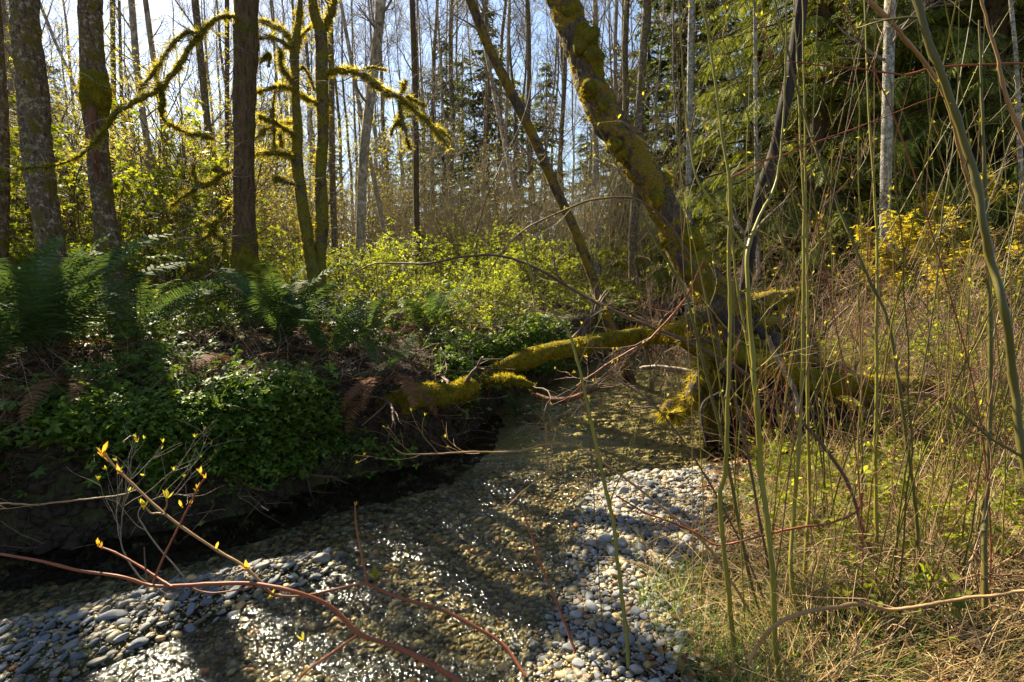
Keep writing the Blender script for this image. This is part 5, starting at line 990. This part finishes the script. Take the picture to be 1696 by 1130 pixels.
# the many other stems of the right bank
rc = np.random.default_rng(601)
for i in range(165):
    c = rc.choice(5, p=[.30, .20, .18, .17, .15]); mat = [G, D, RD, TN, BR][c]; Y = rc.uniform(1.9, 4.6) if rc.random() < .8 else rc.uniform(4.6, 6)
    px = rc.uniform(1090, 1740); 
    if Y > 3.2: px = rc.uniform(1200, 1740)
    x = (px - 848) / FPX * Y; z = hz(x, Y)
    if dR(np.array([x]), np.array([Y]))[0] < .02 or math.hypot((x - 2.7) / .9, (Y - 4.4) / .6) < 1: continue
    H = rc.uniform(.8, 1.5) if c in (2, 3) and rc.random() < .5 else rc.uniform(1.6, 3.4); az = rc.normal(0, .5) + (3.1 if rc.random() < .5 else 0); lean = abs(rc.normal(0, .22)) + .03; r = rc.uniform(.0018, .0042) * (1.25 if c < 2 else .9)
    s = np.linspace(0, 1, 12); b = np.stack([x + math.cos(az) * lean * H * s ** 1.6, Y + math.sin(az) * lean * H * s ** 1.6, z - .03 + H * (s - lean * .3 * s ** 2)], 1) + np.cumsum(rc.normal(0, .008, (12, 3)), 0)
    A = np.hstack([b, (r * (1 - .6 * s))[:, None]])[::-1]; A = smooth_path(A, 26); rng = np.random.default_rng(700 + i); org = A[-1, :3].copy(); nm = ["green_cane", "green_cane", "red_cane", "tan_cane", "brown_cane"][c]
    e = empty(nm, org, None, "stem", "young stems on the right bank"); build("stem", [tubes(A[None, :, :3], A[None, :, 3], 6, .02, rng)], mat, e, org); up = A[::-1]
    for k in range(int(rc.integers(1, 5))):
        a, rr = grow(up[None, :, :3], up[None, :, 3], 1, .45, (.3, .9), 9, rng, .25, .6, .3, .12, .2, .4, .0012); b2, r2 = grow(a, rr, 4, .2, (.4, .9), 5, rng, .3, .7, .2, .14, .2, .5, .001)
        build("side_twig", [tubes(a, rr, 4), tubes(b2, r2, 3)], mat, e, org)
        if Y < 3.6: add_bud(e, org, a[0, -1], .022, BUDS, rng)
    for k in range(int(rc.integers(1, 4))): add_bud(e, org, A[int(rng.integers(0, 20)), :3], rng.uniform(.012, .024), BUDS, rng)
    later(e, proj(A[13, :3])[0], ["slim green stem", "dark olive stem", "thin red stem", "thin tan stem", "thin brown stem"][c], "close" if Y < 3 else "farther")

# ---------------------------------------------------------------- foreground red branch
fr = np.random.default_rng(801)
p = [(a, b, c, r * .8) for a, b, c, r in pathpx([(-60, 910, 7, 1.15), (0, 918, 7, 1.15), (70, 930, 7, 1.15), (130, 945, 7.5, 1.15), (200, 955, 7.5, 1.14), (250, 970, 8, 1.14), (300, 970, 8.5, 1.13), (360, 967, 9, 1.12), (420, 967, 9, 1.12), (480, 978, 9, 1.1), (530, 995, 9, 1.1), (560, 1015, 9.5, 1.1), (595, 1050, 10, 1.08), (640, 1066, 10, 1.08), (690, 1087, 11, 1.06), (750, 1122, 11, 1.05), (830, 1180, 12, 1.0), (950, 1300, 14, .95), (1050, 1500, 15, .9)])]
A = smooth_path(p, 90); org = A[-1, :3].copy(); e = empty("red_cane", org, "red-brown branch with side shoots and opening buds across the lower left foreground", "branch")
A[2:-1:9, 3] *= 1.2; build("stem", [tubes(A[None, :, :3], A[None, :, 3], 10, .03, fr)], M['red_cane'], e, org)
def shoot(pts, mat, budpts, size=.022, protos=BUDR, lab=None):
    q = smooth_path(pathpx(pts), 30); q[:, 3] *= .82; q[1:-1:5, 3] *= 1.25; o = build("side_shoot", [tubes(q[None, :, :3], q[None, :, 3], 8, .03, fr)], mat, e, org)
    for (bx, by, sc) in budpts: 
        Y = np.interp(bx, sorted([a[0] for a in pts]), [a[3] for a in sorted(pts)]); add_bud(o, org, at(bx, by, Y), size * sc, protos, fr, lean=.25)
shoot([(172, 748, 4, 1.25), (185, 768, 5, 1.24), (230, 812, 6, 1.22), (262, 842, 6, 1.2), (300, 872, 6, 1.18), (360, 912, 6, 1.16), (400, 935, 6, 1.14), (440, 972, 7, 1.12)], M['tan_cane'], [(170, 752, 1.6), (178, 762, 1.2), (196, 783, 1.1), (410, 945, 1.2), (358, 910, .8)])
shoot([(240, 838, 3, 1.2), (250, 850, 4, 1.2), (262, 850, 4, 1.2), (272, 852, 4, 1.19)], M['tan_cane'], [(238, 842, 1.2)], protos=BUDS)
shoot([(276, 825, 3, 1.2), (276, 838, 3, 1.2), (270, 850, 4, 1.2)], M['tan_cane'], [(276, 828, 1.2)], protos=BUDS)
shoot([(163, 905, 4, 1.2), (190, 915, 5, 1.19), (232, 938, 5, 1.17), (262, 958, 6, 1.15), (285, 972, 6, 1.13)], M['red_cane'], [(163, 904, 1.2), (168, 908, .8)])
shoot([(341, 790, 3, 1.2), (330, 805, 4, 1.2), (312, 840, 4, 1.19), (292, 880, 4.5, 1.18), (270, 925, 5, 1.16), (253, 966, 5, 1.14)], M['red_cane'], [(333, 785, .9), (341, 792, .8), (328, 812, .8), (315, 838, .7), (302, 840, .8)], protos=BUDR)
shoot([(239, 906, 2.5, 1.17), (240, 930, 3, 1.16), (244, 964, 4, 1.14)], M['brown_cane'], [])
shoot([(440, 975, 6, 1.12), (450, 985, 5, 1.12), (490, 988, 5, 1.12), (520, 984, 5, 1.13), (560, 975, 5, 1.14), (606, 966, 5, 1.15), (625, 975, 6, 1.16), (660, 990, 6, 1.16), (705, 1002, 6, 1.16), (745, 1016, 7, 1.15), (790, 1040, 7, 1.12), (835, 1070, 7, 1.1), (870, 1120, 8, 1.05)], M['red_cane'], [(445, 990, 1.0), (622, 958, 1.6), (731, 1024, .9)], protos=BUDS)
shoot([(588, 838, 3, 1.22), (590, 870, 4, 1.2), (598, 915, 5, 1.18), (609, 966, 5, 1.15)], M['red_cane'], [(588, 838, .6)])
shoot([(482, 1140, 3, 1.1), (510, 1110, 4, 1.1), (545, 1085, 5, 1.09), (592, 1052, 5, 1.08)], M['red_cane'], [])
shoot([(492, 1120, 2, 1.1), (500, 1080, 3, 1.1), (504, 1062, 3, 1.1)], M['tan_cane'], [(503, 1062, 1.1)], protos=BUDS)
shoot([(300, 968, 3, 1.13), (350, 982, 3, 1.12), (420, 972, 4, 1.11)], M['red_cane'], [])
# grey tangle of fine twigs behind it and a long low stem over the bank
cane([(-20, 834, 4, 2.2), (60, 835, 4, 2.2), (120, 828, 4, 2.2), (190, 822, 3, 2.25), (225, 812, 2, 2.3)], TN, "long tan stem lying level over the dark bank at left", 901, 1, 1, base=False, name="tan_cane", group=None)
cane([(232, 768, 2, 2.0), (215, 800, 2, 2.0), (205, 845, 2.5, 2.0), (202, 900, 3, 2.0), (230, 950, 3, 2.0), (280, 985, 3.5, 2.0)], M['twig'], "fine grey twig bent behind the red branch's orange bud", 902, 0, 7, base=False, name="grey_cane", cat="twig", group=None)
cane([(320, 818, 2, 2.0), (270, 822, 2, 2.0), (225, 850, 2.5, 2.0), (250, 900, 3, 2.0), (300, 960, 3, 2.0)], M['twig'], "fine grey twig looping behind the red shoot", 903, 0, 6, base=False, name="grey_cane", cat="twig", group=None)
flush_labels()
